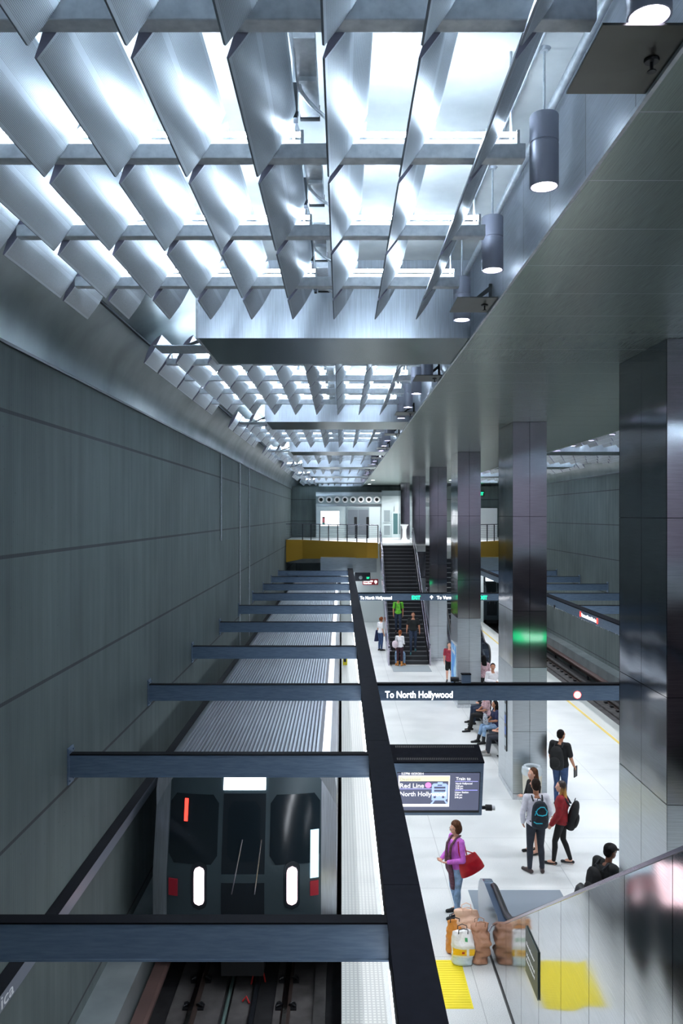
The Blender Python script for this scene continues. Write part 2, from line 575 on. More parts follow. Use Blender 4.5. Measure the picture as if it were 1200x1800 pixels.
# columns
for n in range(0, 6):
    y0 = COL0 + BAY * n
    c = thing('steel_clad_column', 'tall stainless steel clad column, %s' % (
        ['nearest the camera at the right edge', 'second from the camera, litter bin at its foot', 'third from the camera, blue poster on its side',
         'fourth from the camera, beside the foot of the stairs', 'fifth from the camera, beside the middle of the stairs', 'farthest, rising from the far mezzanine'][n]),
        'column', (4.09, y0, 0), 0, 'steel clad platform columns')
    w = 0.81
    zl = 3.15
    g = 0.004
    # upper polished cladding: panels with narrow joints
    up = MB(); lo = MB(); core = MB()
    core.box(0.01, w - 0.01, 0.01, CD - 0.01, 0, ZS)
    levels = [zl, 4.50, 6.76, ZS]
    for a, b in zip(levels[:-1], levels[1:]):
        for xa, xb in ((0, w / 2), (w / 2, w)):
            up.box(xa + (g if xa else 0), xb - (g if xb < w else 0), 0, 0.02, a + g, b - g)
            up.box(xa + (g if xa else 0), xb - (g if xb < w else 0), CD - 0.02, CD, a + g, b - g)
        for ya, yb in ((0, CD / 2), (CD / 2, CD)):
            up.box(0, 0.02, ya + g, yb - g, a + g, b - g)
            up.box(w - 0.02, w, ya + g, yb - g, a + g, b - g)
    levels = [0.14, 1.62, zl]
    for a, b in zip(levels[:-1], levels[1:]):
        for xa, xb in ((0, w / 2), (w / 2, w)):
            lo.box(xa + (g if xa else 0), xb - (g if xb < w else 0), -0.004, 0.02, a + g, b - g)
            lo.box(xa + (g if xa else 0), xb - (g if xb < w else 0), CD - 0.02, CD + 0.004, a + g, b - g)
        for ya, yb in ((0, CD / 2), (CD / 2, CD)):
            lo.box(-0.004, 0.02, ya + g, yb - g, a + g, b - g)
            lo.box(w - 0.02, w + 0.004, ya + g, yb - g, a + g, b - g)
    core.build('core', 'beam_black', c)
    up.build('upper_cladding', 'steel_mirror', c)
    lo.build('lower_cladding', 'steel_brushed', c)
    MB().box(-0.004, w + 0.004, -0.004, CD + 0.004, 0, 0.13).build('base', 'galvanised', c)

# ================================================================== long beams over the platform edges, cross beams over the tracks
for s in (0, 1):
    t = thing('platform_edge_beam', ['long black box beam over the left platform edge', 'long dark box beam over the right platform edge'][s], 'beam', (mx(0.53, s), 0, 0))
    b = MB()
    yy = -2.0
    while yy < 49.5:
        y2 = min(yy + 4.572, 49.5)
        b.box(-0.15 , 0.15, yy + 0.004, y2 - 0.004, 3.2, 3.50)
        b.box(-0.16, 0.16, yy + 0.004, y2 - 0.004, 3.50, 3.53)
        yy += 4.572
    b.box(-0.14, 0.14, -2, 49.5, 3.21, 3.49)
    ob = b.build('casing', 'black_box_paint' if s == 0 else 'black_box_paint', t)
    f = MB(); sx = -1 if s else 1
    # inward face: grey sign fascia of the beam
    f.box(sx * 0.150, sx * 0.158, -2, 49.5, 3.21, 3.495)
    f.build('fascia', 'beam_paint', t)
    bot = MB(); yy = 2.1
    for i in range(-1, 10):
        yc = 6.58 + 4.572 * i
        bot.box(-sx * 0.161, sx * 0.07, yc + 0.30, yc + 4.572 - 0.20, 3.165, 3.203)
    bot.build('light_strip', 'lamp_strip', t)
for s in (0, 1):
    for n in range(0, 10):
        yc = 6.58 + 4.572 * n
        g = 'cross beams over the tracks'
        t = thing('track_cross_beam', 'blue-grey steel beam across the %s track, %s from the camera' % (SIDE[s], ORD[n]), 'beam', (mx(WALL, s), yc, 0), 0, g)
        sg = 1 if s == 0 else -1
        L = 0.37 - WALL + 0.01
        web = MB()
        web.box(sg * 0.015, sg * L, -0.06, 0.06, 3.21, 3.495)
        web.box(sg * 0.015, sg * L, -0.068, 0.068, 3.196, 3.215)
        web.build('beam_body', 'beam_paint', t)
        MB().box(sg * 0.015, sg * L, -0.068, 0.068, 3.497, 3.512).build('top_plate', 'beam_black', t)
        pl = MB(); pl.box(0, sg * 0.02, -0.11, 0.11, 3.10, 3.60)
        for zz in (3.15, 3.55):
            for q in (-0.08, 0.08):
                pl.cyl((sg * 0.015, q, zz), (sg * 0.04, q, zz), 0.014, seg=8)
        pl.build('wall_bracket', 'beam_paint', t)

# sign beams between the two long beams
def sign_beam(y, label):
    t = thing('sign_beam', label, 'overhead sign beam', (0, y, 0), 0, 'overhead sign beams')
    b = MB(); edges = [0.69, 2.44, 2.98, 4.9, 6.7, 8.27]
    for a, c in zip(edges[:-1], edges[1:]):
        b.box(a + 0.003, c - 0.003, -0.06, 0.06, 3.20, 3.49)
    b.box(0.7, 8.26, -0.055, 0.055, 3.21, 3.48)
    b.build('beam_body', 'beam_paint', t)
    MB().box(0.69, 8.27, -0.07, 0.07, 3.49, 3.53).build('top_plate', 'beam_black', t)
    return t
sb = sign_beam(15.72, 'dark sign beam lettered To North Hollywood, nearer one in front of the second column')
text('lettering', 'To North Hollywood', 1.31, 0.125, 'letters_lit', sb, (0.845, -0.0605, 3.255), face_rot('+y'), bold=0.02)
dot = MB(); dot.cyl((4.57, -0.062, 3.31), (4.57, -0.066, 3.31), 0.062, seg=24)
dot.build('round_light', 'letters_lit', sb)
MB().cyl((4.57, -0.060, 3.31), (4.57, -0.063, 3.31), 0.074, seg=24).build('light_ring', 'red_lit', sb)
bx = MB(); bx.box(4.85, 5.85, 0.0602, 0.0640, 3.24, 3.46); bx.build('exit_panel', 'green_lit', sb)
text('lettering', 'EXIT', 0.62, 0.15, 'letters_lit', sb, (5.68, 0.0645, 3.275), face_rot('-y'), bold=0.03)
sf = sign_beam(34.0, 'dark sign beam lettered To North Hollywood and EXIT, crossing in front of the stairs')
text('lettering', 'To North Hollywood', 1.33, 0.13, 'letters_lit', sf, (0.78, -0.0605, 3.25), face_rot('+y'), bold=0.02)
text('exit_lettering', 'EXIT', 0.36, 0.15, 'green_lit', sf, (2.95, -0.0605, 3.25), face_rot('+y'), bold=0.03)
text('lettering', 'To Vermont', 0.92, 0.13, 'letters_lit', sf, (4.0, -0.0605, 3.26), face_rot('+y'), bold=0.02)
ar = MB(); ar.prism([(3.70, 3.33), (3.78, 3.42), (3.86, 3.33), (3.80, 3.33), (3.80, 3.26), (3.76, 3.26), (3.76, 3.33)], 'y', -0.064, -0.060)
ar.build('arrow', 'letters_lit', sf)
text('exit_lettering', 'EXIT', 0.36, 0.15, 'green_lit', sf, (5.76, -0.0605, 3.25), face_rot('+y'), bold=0.03)
text('exit_lettering', 'EXIT', 0.36, 0.15, 'green_lit', sf, (4.6, 0.0605, 3.25), face_rot('-y'), bold=0.03)

# things standing on the near sign beam
t = thing('junction_box', 'small grey box standing on the near sign beam', 'electrical box', (2.42, 15.72, 3.53))
MB().box(-0.09, 0.09, -0.06, 0.06, 0, 0.17).build('housing', 'beam_paint', t, bevel=0.012)
MB().box(-0.095, 0.095, -0.065, 0.065, 0.165, 0.185).build('lid', 'beam_black', t, bevel=0.004)
t = thing('small_camera', 'small black camera on the near sign beam beside the grey box', 'camera', (2.20, 15.72, 3.53))
MB().cyl((-0.08, 0, 0.07), (0.08, 0, 0.07), 0.05, seg=16).build('body', 'black_plastic', t, smooth='auto')
MB().cyl((0, 0, 0), (0, 0, 0.05), 0.02, seg=10).build('mount', 'black_plastic', t)
MB().cyl((0.07, 0, 0.05), (0.13, 0, 0.045), 0.008, seg=8).build('cable', 'black_plastic', t)

# lit station name on the right beam
t = thing('station_name_sign', 'lit Vermont/Santa Monica sign with red end marks on right beam', 'sign', (8.27 - 0.003, 27.05, 3.35))
text('lettering', 'Vermont/Santa Monica', 1.62, 0.12, 'letters_lit', t, (0, 0.81, -0.05), face_rot('+x'), bold=0.02)
for q in (-0.92, 0.92):
    MB().box(-0.006, 0.0, q - 0.05, q + 0.05, -0.07, 0.10).build('end_mark', 'red_lit', t)
for yy in (23.4, 31.3):
    q = MB().box(8.225, 8.262, yy - 0.06, yy + 0.06, 3.13, 3.30).build('fascia_bracket', 'black_plastic')
    tag(q, 'small black bracket on the right beam, %s the lit name sign' % ('camera side of' if yy < 25 else 'far side of'), 'bracket', 'brackets on the right beam')

# name band on the left wall
t = thing('station_name_band', 'long grey station name band fixed along the left wall', 'sign', (-3.743, 0, 0))
MB().prism([(0.09, 1.50), (0.12, 1.50), (0.12, 1.69), (0.09, 1.69)], 'y', 2, 52).build('face_plate', 'band_grey', t)
MB().prism([(0.0, 1.70), (0.0, 1.76), (0.125, 1.70), (0.125, 1.69)], 'y', 2, 52).build('top_cap', 'beam_black', t)
br = MB()
for i in range(18):
    br.box(0, 0.09, 3 + i * 2.8, 3.08 + i * 2.8, 1.53, 1.66)
br.build('brackets', 'dark_steel', t)
text('lettering', 'Vermont/Santa Monica', 3.0, 0.14, 'letters_white', t, (0.1215, 8.93 - 3.0, 1.525), face_rot('-x'), bold=0.0)

# ================================================================== ceiling equipment per bay
TUBES = []   # back faces of the cross tubes
for k in range(-1, 7):
    B = COL0 + BAY * (k - 1) + CD
    for j in range(4):
        TUBES.append((k, j, B + 1.334 + 1.547 * j))
def proto_cross_tube():
    t = thing('fin_support_tube', 'x', 'tube')
    b = MB(); b.box(-2.85, 1.26, -0.11, 0, 9.24, 9.345); b.build('tube', 'galvanised', t, bevel=0.006)
    for q in (-1.95, -0.33, 1.17):
        h = MB(); h.cyl((q, -0.055, 9.345), (q, -0.055, ZC), 0.009, seg=8); h.cyl((q, -0.055, 9.345), (q, -0.055, 9.365), 0.025, seg=8)
        h.build('hanger_rod', 'galvanised', t)
    return t
def proto_lamp():
    t = thing('fluorescent_lamp', 'x', 'fluorescent lamp')
    MB().box(-0.60, 0.60, -0.035, 0.035, 0, 0.03).build('batten', 'white_paint', t)
    MB().cyl((-0.60, -0.036, 0.066), (0.60, -0.036, 0.066), 0.017, seg=10).build('tube', 'lamp_tube', t)
    for q in (-1, 1):
        MB().box(q * 0.60, q * 0.62, -0.055, 0.02, 0, 0.09).build('lamp_holder', 'galvanised', t)
    return t
pc = proto_cross_tube(); pl_ = proto_lamp()
first = True; firstl = True
for s in (0, 1):
    for k, j, y in TUBES:
        if y > 64.5 or (s == 1 and k > 5) or (s == 0 and k < 0 and j < 3): continue
        o = pc if first else copy_tree(pc)
        first = False
        o.location = (mx(0, s), y, 0)
        if s: o.rotation_euler = (0, 0, math.pi); o.location.y = y - 0.11
        tag(o, 'square grey tube carrying the fins, %s in the %s %s ceiling bay' % (ORD[j], 'hidden near' if k < 0 else ORD[k], SIDE[s]), 'tube', 'square tubes across the ceiling bays')
        for q, nm in ((-2.14, 'outer'), (-0.92, 'middle'), (0.60, 'inner')):
            o = pl_ if firstl else copy_tree(pl_)
            firstl = False
            o.location = (mx(q + (0.04 if nm == 'middle' else 0), s), y - 0.055, 9.345)
            tag(o, '%s fluorescent lamp on the %s tube of the %s %s ceiling bay' % (nm, ORD[j], 'hidden near' if k < 0 else ORD[k], SIDE[s]), 'fluorescent lamp', 'fluorescent lamps above the ceiling fins')

for i in range(4):  # extra lamps added behind the camera to light the back wall
    o = copy_tree(pl_); o.rotation_euler = (math.pi, 0, 0); o.location = (2.6 + 1.25 * i, -5.6, ZS)
    tag(o, 'added fluorescent lamp lighting the back wall behind the camera, %s from the left' % ORD[i], 'fluorescent lamp', 'added lamps behind the camera')
# perforated fins
def fin_mesh(L, mirror=False):
    right = [(0, 0), (0.045, 0.058), (0.09, 0.118), (0.138, 0.188), (0.175, 0.255), (0.218, 0.335), (0.262, 0.435)]
    left = [(0.262, 0.435), (0.20, 0.395), (0.135, 0.330), (0.075, 0.245), (0.032, 0.145), (0.008, 0.065), (-0.012, 0.004)]
    prof = right + left
    n = len(prof); us = [0]
    for a, b in zip(prof[:-1], prof[1:]):
        us.append(us[-1] + math.hypot(b[0] - a[0], b[1] - a[1]))
    ys = [0, L]
    verts = []; faces = []; mi = []; uvs = []
    NR = len(right)
    for i in range(n):
        for y in ys:
            verts.append(((-prof[i][0]) if mirror else prof[i][0], y, prof[i][1]))
    for i in range(n):
        a, b = i, (i + 1) % n
        f = (a * 2, b * 2, b * 2 + 1, a * 2 + 1)
        faces.append(f)
        ub = us[b] if b else us[a] + 0.012
        m = 1 if (i == n - 1 or i == NR - 1) else 0
        mi.append(m)
        off = 0 if i < NR - 1 else -us[NR]
        uvs.append([(us[a] + off, 0), (ub + off, 0), (ub + off, L), (us[a] + off, L)])
    faces.append(tuple(i * 2 for i in range(n))); mi.append(2); uvs.append([(0, 0)] * n)
    faces.append(tuple(i * 2 + 1 for i in reversed(range(n)))); mi.append(2); uvs.append([(0, 0)] * n)
    me = bpy.data.meshes.new('ceiling_fin')
    me.from_pydata(verts, [], faces)
    for q in ('perforated_fin_sheet', 'fin_edge', 'fin_end'): me.materials.append(M(q))
    me.polygons.foreach_set('material_index', mi)
    ul = me.uv_layers.new(name='UVMap')
    for p, uu in zip(me.polygons, uvs):
        for li, u in zip(p.loop_indices, uu): ul.data[li].uv = u
    bm = bmesh.new(); bm.from_mesh(me); bmesh.ops.recalc_face_normals(bm, faces=bm.faces); bm.to_mesh(me); bm.free()
    sm = [i < NR - 1 or (NR <= i < n - 1) for i in range(n)] + [False, False]
    me.polygons.foreach_set('use_smooth', sm)
    me.set_sharp_from_angle(angle=R(25))
    return me
FM = {}
def fm(kind, s):
    if (kind, s) not in FM: FM[(kind, s)] = fin_mesh(1.437 if kind == 'full' else 0.82, bool(s))
    return FM[(kind, s)]
FINX = [-3.0 + 0.486 * i for i in range(9)]
def rows(k):
    B = COL0 + BAY * (k - 1) + CD
    t = [B + 1.334 + 1.547 * j for j in range(4)]
    return [('half', t[0] - 0.11 - 0.82)] + [('full', t[j]) for j in range(3)] + [('half', t[3])]
rest = {0: [], 1: []}
for s in (0, 1):
    for k in range(0, 7):
        single = (s == 0 and k < 5) or (s == 1 and k == 2) or (s == 1 and k == 3)
        for r, (kind, y) in enumerate(rows(k)):
            if y + 1 > YE: continue
            for i, x in enumerate(FINX):
                ok = single and not (s == 1 and k == 3 and r in (0, 4)) and not (s == 1 and k == 3 and i >= 10)
                if s == 1 and k < 1: continue
                if ok:
                    o = bpy.data.objects.new('ceiling_fin', fm(kind, s)); COL.objects.link(o)
                    o.location = (mx(x, s), y, 9.11)
                    tag(o, 'perforated metal fin, %s from the wall in %s row of %s %s ceiling bay' % (ORD[i], ORD[r], ORD[k], SIDE[s]), 'ceiling fin', 'perforated ceiling fins')
                else:
                    rest[s].append((kind, x, y))
for s in (0, 1):
    bm = bmesh.new()
    for kind, x, y in rest[s]:
        n0 = len(bm.verts)
        bm.from_mesh(fm(kind, s)); bm.verts.ensure_lookup_table()
        for v in bm.verts[n0:]: v.co += Vector((mx(x, s), y, 9.11))
    me = bpy.data.meshes.new('far_ceiling_fins')
    for q in ('perforated_fin_sheet', 'fin_edge', 'fin_end'): me.materials.append(M(q))
    bm.to_mesh(me); bm.free()
    o = bpy.data.objects.new('far_ceiling_fins', me); COL.objects.link(o)
    tag(o, 'mass of small perforated fins under the far %s ceiling' % SIDE[s], 'ceiling fins', None, 'stuff')

# wiring trough and flexible conduit beside every full row (left bays)
def proto_trough():
    t = thing('wiring_trough', 'x', 'wiring trough')
    MB().box(-0.065, 0.065, 0.0, 0.92, 0.0, 0.07).build('channel', 'galvanised', t, bevel=0.006)
    MB().box(-0.068, 0.068, 0.92, 0.95, -0.012, 0.085).build('end_plate', 'black_plastic', t)
    b = MB(); b.box(-0.115, -0.085, 0.88, 0.96, -0.02, 0.22); b.cyl((-0.125, 0.93, 0.03), (-0.08, 0.93, 0.03), 0.016, seg=10)
    b.build('bracket', 'dark_steel', t)
    c = MB(); pts = []
    for i in range(15):
        u = i / 14
        pts.append((-0.19 + 0.30 * (u ** 1.3) + 0.03 * math.sin(u * 6.28), -0.12 + u * 0.98, 0.40 - 0.43 * min(1, u * 1.6)))
    c.tube(pts, 0.014, 8); c.build('flexible_conduit', 'galvanised', t, smooth='auto')
    MB().cyl((-0.19, -0.13, 0.40), (-0.19, -0.13, 0.49), 0.032, seg=12).build('conduit_box', 'galvanised', t)
    MB().box(-0.05, 0.06, 0.40, 0.43, -0.03, 0.0).build('strap', 'galvanised', t)
    return t
pt = proto_trough(); f1 = True
for k in range(0, 4):
    for r, (kind, y) in enumerate(rows(k)):
        if r == 0: continue
        o = pt if f1 else copy_tree(pt)
        f1 = False
        o.location = (-0.215, y + 0.52 - (0.35 if kind == 'half' else 0), 9.52)
        tag(o, 'grey wiring trough with curved conduit above the %s fin row of %s bay' % (ORD[r], ORD[k]), 'wiring trough', 'wiring troughs above the ceiling fins')

# pendants
def proto_pendant():
    t = thing('pendant_downlight', 'x', 'pendant light')
    MB().lathe((0, 0, 0), [(0.0, 0.49), (0.094, 0.49), (0.098, 0.482), (0.098, 0.305), (0.092, 0.300), (0.092, 0.292), (0.098, 0.287), (0.098, 0.0), (0.088, 0.0), (0.086, 0.03), (0.0, 0.034)], 32).build('housing', 'pendant_grey', t, smooth='auto')
    MB().cyl((0, 0, 0.49), (0, 0, 0.93), 0.009, seg=10).build('stem', 'galvanised', t)
    MB().lathe((0, 0, 0.93), [(0.0, 0.05), (0.05, 0.05), (0.055, 0.03), (0.03, 0.0), (0, 0.0)], 20).build('ceiling_canopy', 'galvanised', t, smooth='auto')
    MB().cyl((0, 0, 0.020), (0, 0, 0.028), 0.083, seg=28).build('lens', 'lamp_disc', t)
    return t
plain('pendant_grey', (158, 160, 174), 0.42, 0.15)
pp = proto_pendant(); f1 = True; np_ = 0
for s in (0, 1):
    y = 3.65; i = 0
    while y < 56:
        ph = (y - COL0 + 40 * BAY) % BAY
        if not (-0.1 < ph < CD + 0.1) and ph < BAY - 0.1:
            o = pp if f1 else copy_tree(pp); f1 = False
            o.location = (mx(1.39, s), y, 9.05)
            tag(o, 'grey cylinder pendant light beside the %s soffit edge, %s from the camera' % (SIDE[s], ORD[i]), 'pendant light', 'pendant downlights')
            i += 1
            ld = bpy.data.lights.new('pendant_light', 'SPOT'); ld.energy = SPOT_W; ld.color = (0.95, 0.94, 1.0)
            ld.spot_size = R(95); ld.spot_blend = 0.6; ld.shadow_soft_size = 0.08
            lo = bpy.data.objects.new('pendant_light', ld); COL.objects.link(lo)
            lo.location = (mx(1.39, s), y, 9.04)
        y += 1.895

# downlights added to brighten the far mezzanine
plain('added_lamp_disc', (255, 255, 255), 0.4, 0, (240, 246, 255), 8)
i = 0
for xx in (2.0, 4.48, 6.96):
    for yy in (51.5, 58.3):
        t = thing('added_downlight', 'added flush round light brightening the far mezzanine, %s of six' % ORD[i], 'ceiling light', (xx, yy, ZS), 0, 'added lights over the mezzanine')
        MB().cyl((0, 0, -0.015), (0, 0, 0.0), 0.13, seg=24).build('trim_ring', 'galvanised', t)
        MB().cyl((0, 0, -0.018), (0, 0, -0.015), 0.105, seg=24).build('lens', 'added_lamp_disc', t)
        ld = bpy.data.lights.new('added_downlight_spot', 'SPOT'); ld.energy = 330; ld.color = (0.98, 0.97, 1.0); ld.spot_size = R(140); ld.spot_blend = 0.7; ld.shadow_soft_size = 0.1
        lo = bpy.data.objects.new('added_downlight_spot', ld); COL.objects.link(lo); lo.location = (xx, yy, ZS - 0.05)
        i += 1
# conduits along the slab
for s in (0, 1):
    o = MB().cyl((mx(1.545, s), -6, 9.80), (mx(1.545, s), 60.9, 9.80), 0.032, seg=12).build('conduit_pipe', 'galvanised', smooth='auto')
    tag(o, 'thick round conduit along the %s soffit edge' % SIDE[s], 'pipe')
    o = MB().cyl((mx(1.33, s), -6, 9.965), (mx(1.33, s), 60.9, 9.965), 0.014, seg=10).build('conduit_pipe', 'galvanised', smooth='auto')
    tag(o, 'thin round conduit feeding the %s pendant lights' % SIDE[s], 'pipe')

# small horizontal shelf plates with sprinklers at the soffit edge
f1 = True
def proto_plate():
    t = thing('sprinkler_shelf', 'x', 'metal shelf plate')
    MB().box(-0.43, 0.0, 0, 0.60, 0.0, 0.012).build('plate', 'steel_plate_dark', t)
    b = MB()
    b.prism([(-0.30, 0.012), (-0.02, 0.24), (0.0, 0.24), (0.0, 0.20), (-0.25, 0.012)], 'y', 0.40, 0.44)
    b.box(-0.03, 0, 0.40, 0.44, 0.012, 0.26)
    b.build('angle_bracket', 'black_plastic', t)
    sp = MB(); sp.lathe((-0.10, 0.28, 0), [(0, -0.002), (0.038, -0.002), (0.034, -0.012), (0, -0.012)], 16)
    sp.cyl((-0.10, 0.28, -0.01), (-0.10, 0.28, -0.055), 0.008, seg=8); sp.cyl((-0.10, 0.28, -0.055), (-0.10, 0.28, -0.06), 0.022, seg=12)
    sp.build('sprinkler', 'black_plastic', t)
    return t
pr = proto_plate()
i = 0
for n in range(0, 11):
    y = 3.68 + 4.62 * n
    ph = (y - COL0 + 40 * BAY) % BAY
    if ph < CD or ph > BAY - 0.62: continue
    o = pr if f1 else copy_tree(pr); f1 = False
    o.location = (XS, y, ZS + 0.01)
    tag(o, 'small steel shelf plate with sprinkler at the soffit edge, %s from the camera' % ORD[i], 'shelf plate', 'sprinkler shelf plates'); i += 1
i = 0
for k in range(0, 5):
    y = COL0 + BAY * k + CD - 0.02
    t = thing('wall_side_shelf', 'steel shelf plate on black bracket at the outer end of the %s ceiling beam' % ORD[k], 'shelf plate', (-1.83, y - 1.0, 9.12), 0, 'outer shelf plates')
    MB().box(-0.75, 0.0, 0.2, 0.75, 0.0, 0.012).build('plate', 'steel_beam_cover', t)
    MB().prism([(-0.5, 0.012), (-0.02, 0.20), (0.0, 0.20), (0.0, 0.16), (-0.42, 0.012)], 'y', 0.45, 0.50).build('angle_bracket', 'black_plastic', t)

# wall conduits
for yy, z0 in ((25.0, 6.0), (29.6, 1.9), (32.6, 1.9)):
    o = MB().cyl((WALL + 0.03, yy, z0), (WALL + 0.03, yy, 8.69), 0.022, seg=8).build('wall_conduit', 'galvanised', smooth='auto')
    tag(o, 'thin vertical conduit on the left wall, %s' % {25.0: 'the short upper one', 29.6: 'the middle one', 32.6: 'the farthest one'}[yy], 'conduit', 'wall conduits')

# ================================================================== far mezzanine
ZM = 5.1
Aw, Bw, Cw, Ew = (-3.74, 54.5), (-2.6, 54.0), (1.53, 48.8), (2.18, 48.3)
def mir(p): return (2 * MID - p[0], p[1])
plan = [Aw, Bw, Cw, Ew, (2.18, 45.0), (2 * MID - 2.18, 45.0), mir(Ew), mir(Cw), mir(Bw), mir(Aw), (2 * MID - WALL, 61.0), (WALL, 61.0)]
m = MB(); m.prism(plan, 'z', 4.75, ZM, 0)
struct(m.build('floor_far_mezzanine', 'platform_terrazzo'))
m = MB(); m.box(WALL, 2 * MID - WALL, 55.5, 61.0, 3.5, 4.75)
struct(m.build('trim_4', 'cove_plaster'))
for s in (0, 1):
    f = MB()
    P = [Aw, Bw, Cw, Ew]; zb = [3.6, 3.86, 4.2, 4.2]
    if s: P = [mir(p) for p in P]
    for i in range(3):
        (xa, ya), (xb, yb) = P[i], P[i + 1]
        q = 0.08
        f.add([(xa, ya - .02, zb[i]), (xb, yb - .02, zb[i + 1]), (xb, yb - .02, ZM + .03), (xa, ya - .02, ZM + .03),
               (xa, ya + q, zb[i]), (xb, yb + q, zb[i + 1]), (xb, yb + q, ZM + .03), (xa, ya + q, ZM + .03)],
              [(0, 1, 2, 3), (7, 6, 5, 4), (0, 4, 5, 1), (3, 2, 6, 7), (0, 3, 7, 4), (1, 5, 6, 2)])
    tag(f.build('mezzanine_fascia', 'yellow_fascia'), 'ochre yellow fascia panels along the %s edge of the far mezzanine' % SIDE[s], 'fascia', 'mezzanine fascias')
    # railing
    t = thing('mezzanine_railing', 'steel bar railing along the %s edge of the far mezzanine' % SIDE[s], 'railing', (0, 0, 0), 0, 'mezzanine railings')
    path = [Aw, Bw, Cw, Ew]
    if s: path = [mir(p) for p in path]
    path = [(x, y + 0.03) for x, y in path]
    tr = MB(); tr.tube([(x, y, ZM + 1.08) for x, y in path], 0.028, 8); tr.build('top_rail', 'steel_rail', t, smooth='auto')
    for h in [0.14 + 0.115 * i for i in range(8)]:
        b = MB(); b.tube([(x, y, ZM + h) for x, y in path], 0.008, 6); b.build('rail_bar', 'steel_rail', t)
    posts = [path[1]] + [(path[1][0] + (path[2][0] - path[1][0]) * u, path[1][1] + (path[2][1] - path[1][1]) * u) for u in (1/7, 2/7, 3/7, 4/7, 5/7, 6/7, 1)] + [path[3]]
    for x, y in posts:
        MB().box(x - 0.03, x + 0.03, y - 0.04, y + 0.04, ZM + 0.03, ZM + 1.06).build('post', 'dark_steel', t)
# bulkhead, wall under the mezzanine, tunnel mouths
for s in (0, 1):
    b = MB()
    for i in range(3):
        xa = -1.29 + i * 1.15
        b.box(mx(xa + 0.004, s), mx(xa + 1.146, s), 49.6, 50.6, 3.27, 4.17)
    b.box(mx(-1.27, s), mx(2.14, s), 49.62, 50.6, 3.28, 4.16)
    tag(b.build('bulkhead_cladding', 'steel_bulkhead'), 'light brushed metal bulkhead under the %s yellow fascia' % SIDE[s], 'bulkhead', 'bulkheads')
u = MB(); u.box(-0.05, 2 * MID + 0.05, 51.3, 51.7, -1.3, 4.75)
struct(u.build('wall_under_mezzanine', 'white_tile'))
for s in (0, 1):
    t = thing('intercom_panel', 'dark wall panel with mirror and green light beside the stairs foot wall', 'intercom panel', (mx(1.42, s), 49.75, 3.02)) if s == 0 else None
    if t:
        MB().box(-0.62, 0.36, -0.05, 0.25, -0.30, 0.22).build('housing', 'dark_steel', t, bevel=0.03)
        MB().cyl((-0.24, -0.06, -0.08), (-0.24, -0.10, -0.08), 0.11, seg=20).build('round_mirror', 'steel_bulkhead', t)
        text('lettering', 'EXIT', 0.17, 0.10, 'green_lit', t, (0.13, -0.052, -0.15), face_rot('+y'), bold=0.02)
        MB().cyl((-0.55, 0.1, 0.2), (-0.55, 0.1, 0.3), 0.04, seg=10).build('hanger', 'dark_steel', t)
t = thing('emergency_intercom_sign', 'red Emergency Intercom sign on the pale wall left of the stairs', 'sign', (1.34, 51.26, 2.36))
MB().box(0, 0.99, 0, 0.04, 0.0, 0.36).build('panel', 'red_paint', t)
text('lettering', 'Emergency', 0.60, 0.10, 'letters_lit', t, (0.06, -0.003, 0.20), face_rot('+y'), bold=0.03)
text('lettering', 'Intercom', 0.50, 0.10, 'letters_lit', t, (0.06, -0.003, 0.06), face_rot('+y'), bold=0.03)
sy = MB(); sy.cyl((0.83, -0.004, 0.20), (0.83, -0.001, 0.20), 0.085, seg=20); sy.prism([(0.77, 0.14), (0.89, 0.14), (0.83, 0.05)], 'y', -0.004, -0.001)
sy.build('symbol', 'letters_lit', t)
MB().box(0.2, 0.26, 0.0, 0.03, 0.36, 0.30).build('hanger', 'dark_steel', t)

# facade on the mezzanine
plain('facade_panel', (196, 210, 212), 0.45, 0.15)
plain('facade_dark', (136, 150, 154), 0.45, 0.15)
f = MB()
f.box(-1.88, 4.3, 60.0, 61.0, ZM, 8.2, 0)
f.box(-1.90, 2.98, 59.97, 61.0, 8.2, 8.49, 2)
f.box(-1.90, 2.98, 59.98, 60.0, 7.42, 7.60, 2)
f.box(-1.89, 2.98, 59.96, 60.0, 7.62, 8.18, 1)
f.box(2.98, 4.3, 60.0, 61.0, 8.2, 8.6, 1)
for xx in (-1.88, 0.34, 2.92, 3.9):
    f.box(xx - 0.02, xx + 0.02, 59.95, 60.0, ZM, 7.42, 2)
struct(f.build('wall_mezzanine_front', ['facade_panel', 'facade_dark', 'steel_bulkhead']))
plain('vent_ring', (236, 238, 238), 0.4)
plain('vent_hole', (4, 5, 6), 0.8)
for i in range(8):
    x = -1.517 + i * 0.591
    t = thing('round_vent', 'round white ringed vent in the row above the far entrance, %s from the left' % ORD[i], 'vent', (x, 59.96, 7.93), 0, 'round vents above the entrance')
    g = MB(); g.tube([(0.185 * math.cos(a * math.pi / 12), -0.02, 0.185 * math.sin(a * math.pi / 12)) for a in range(25)], 0.055, 8)
    g.build('ring', 'vent_ring', t, smooth='auto')
    MB().cyl((0, -0.015, 0), (0, 0.0, 0), 0.15, seg=24).build('opening', 'vent_hole', t)
t = thing('lit_poster', 'white backlit advertising poster left of the far entrance', 'poster', (-1.54, 59.95, 5.98))
plain('poster_lit', (255, 255, 255), 0.4, 0, (250, 252, 255), 1.25)
MB().box(-0.03, 1.40, 0, 0.05, -0.03, 1.13).build('frame', 'galvanised', t)
MB().box(0, 1.37, -0.006, 0, 0, 1.10).build('panel', 'poster_lit', t)
text('lettering', 'Nationwide 4G LTE', 1.17, 0.09, 'letters_grey', t, (0.08, -0.010, 0.86), face_rot('+y'), bold=0.01)
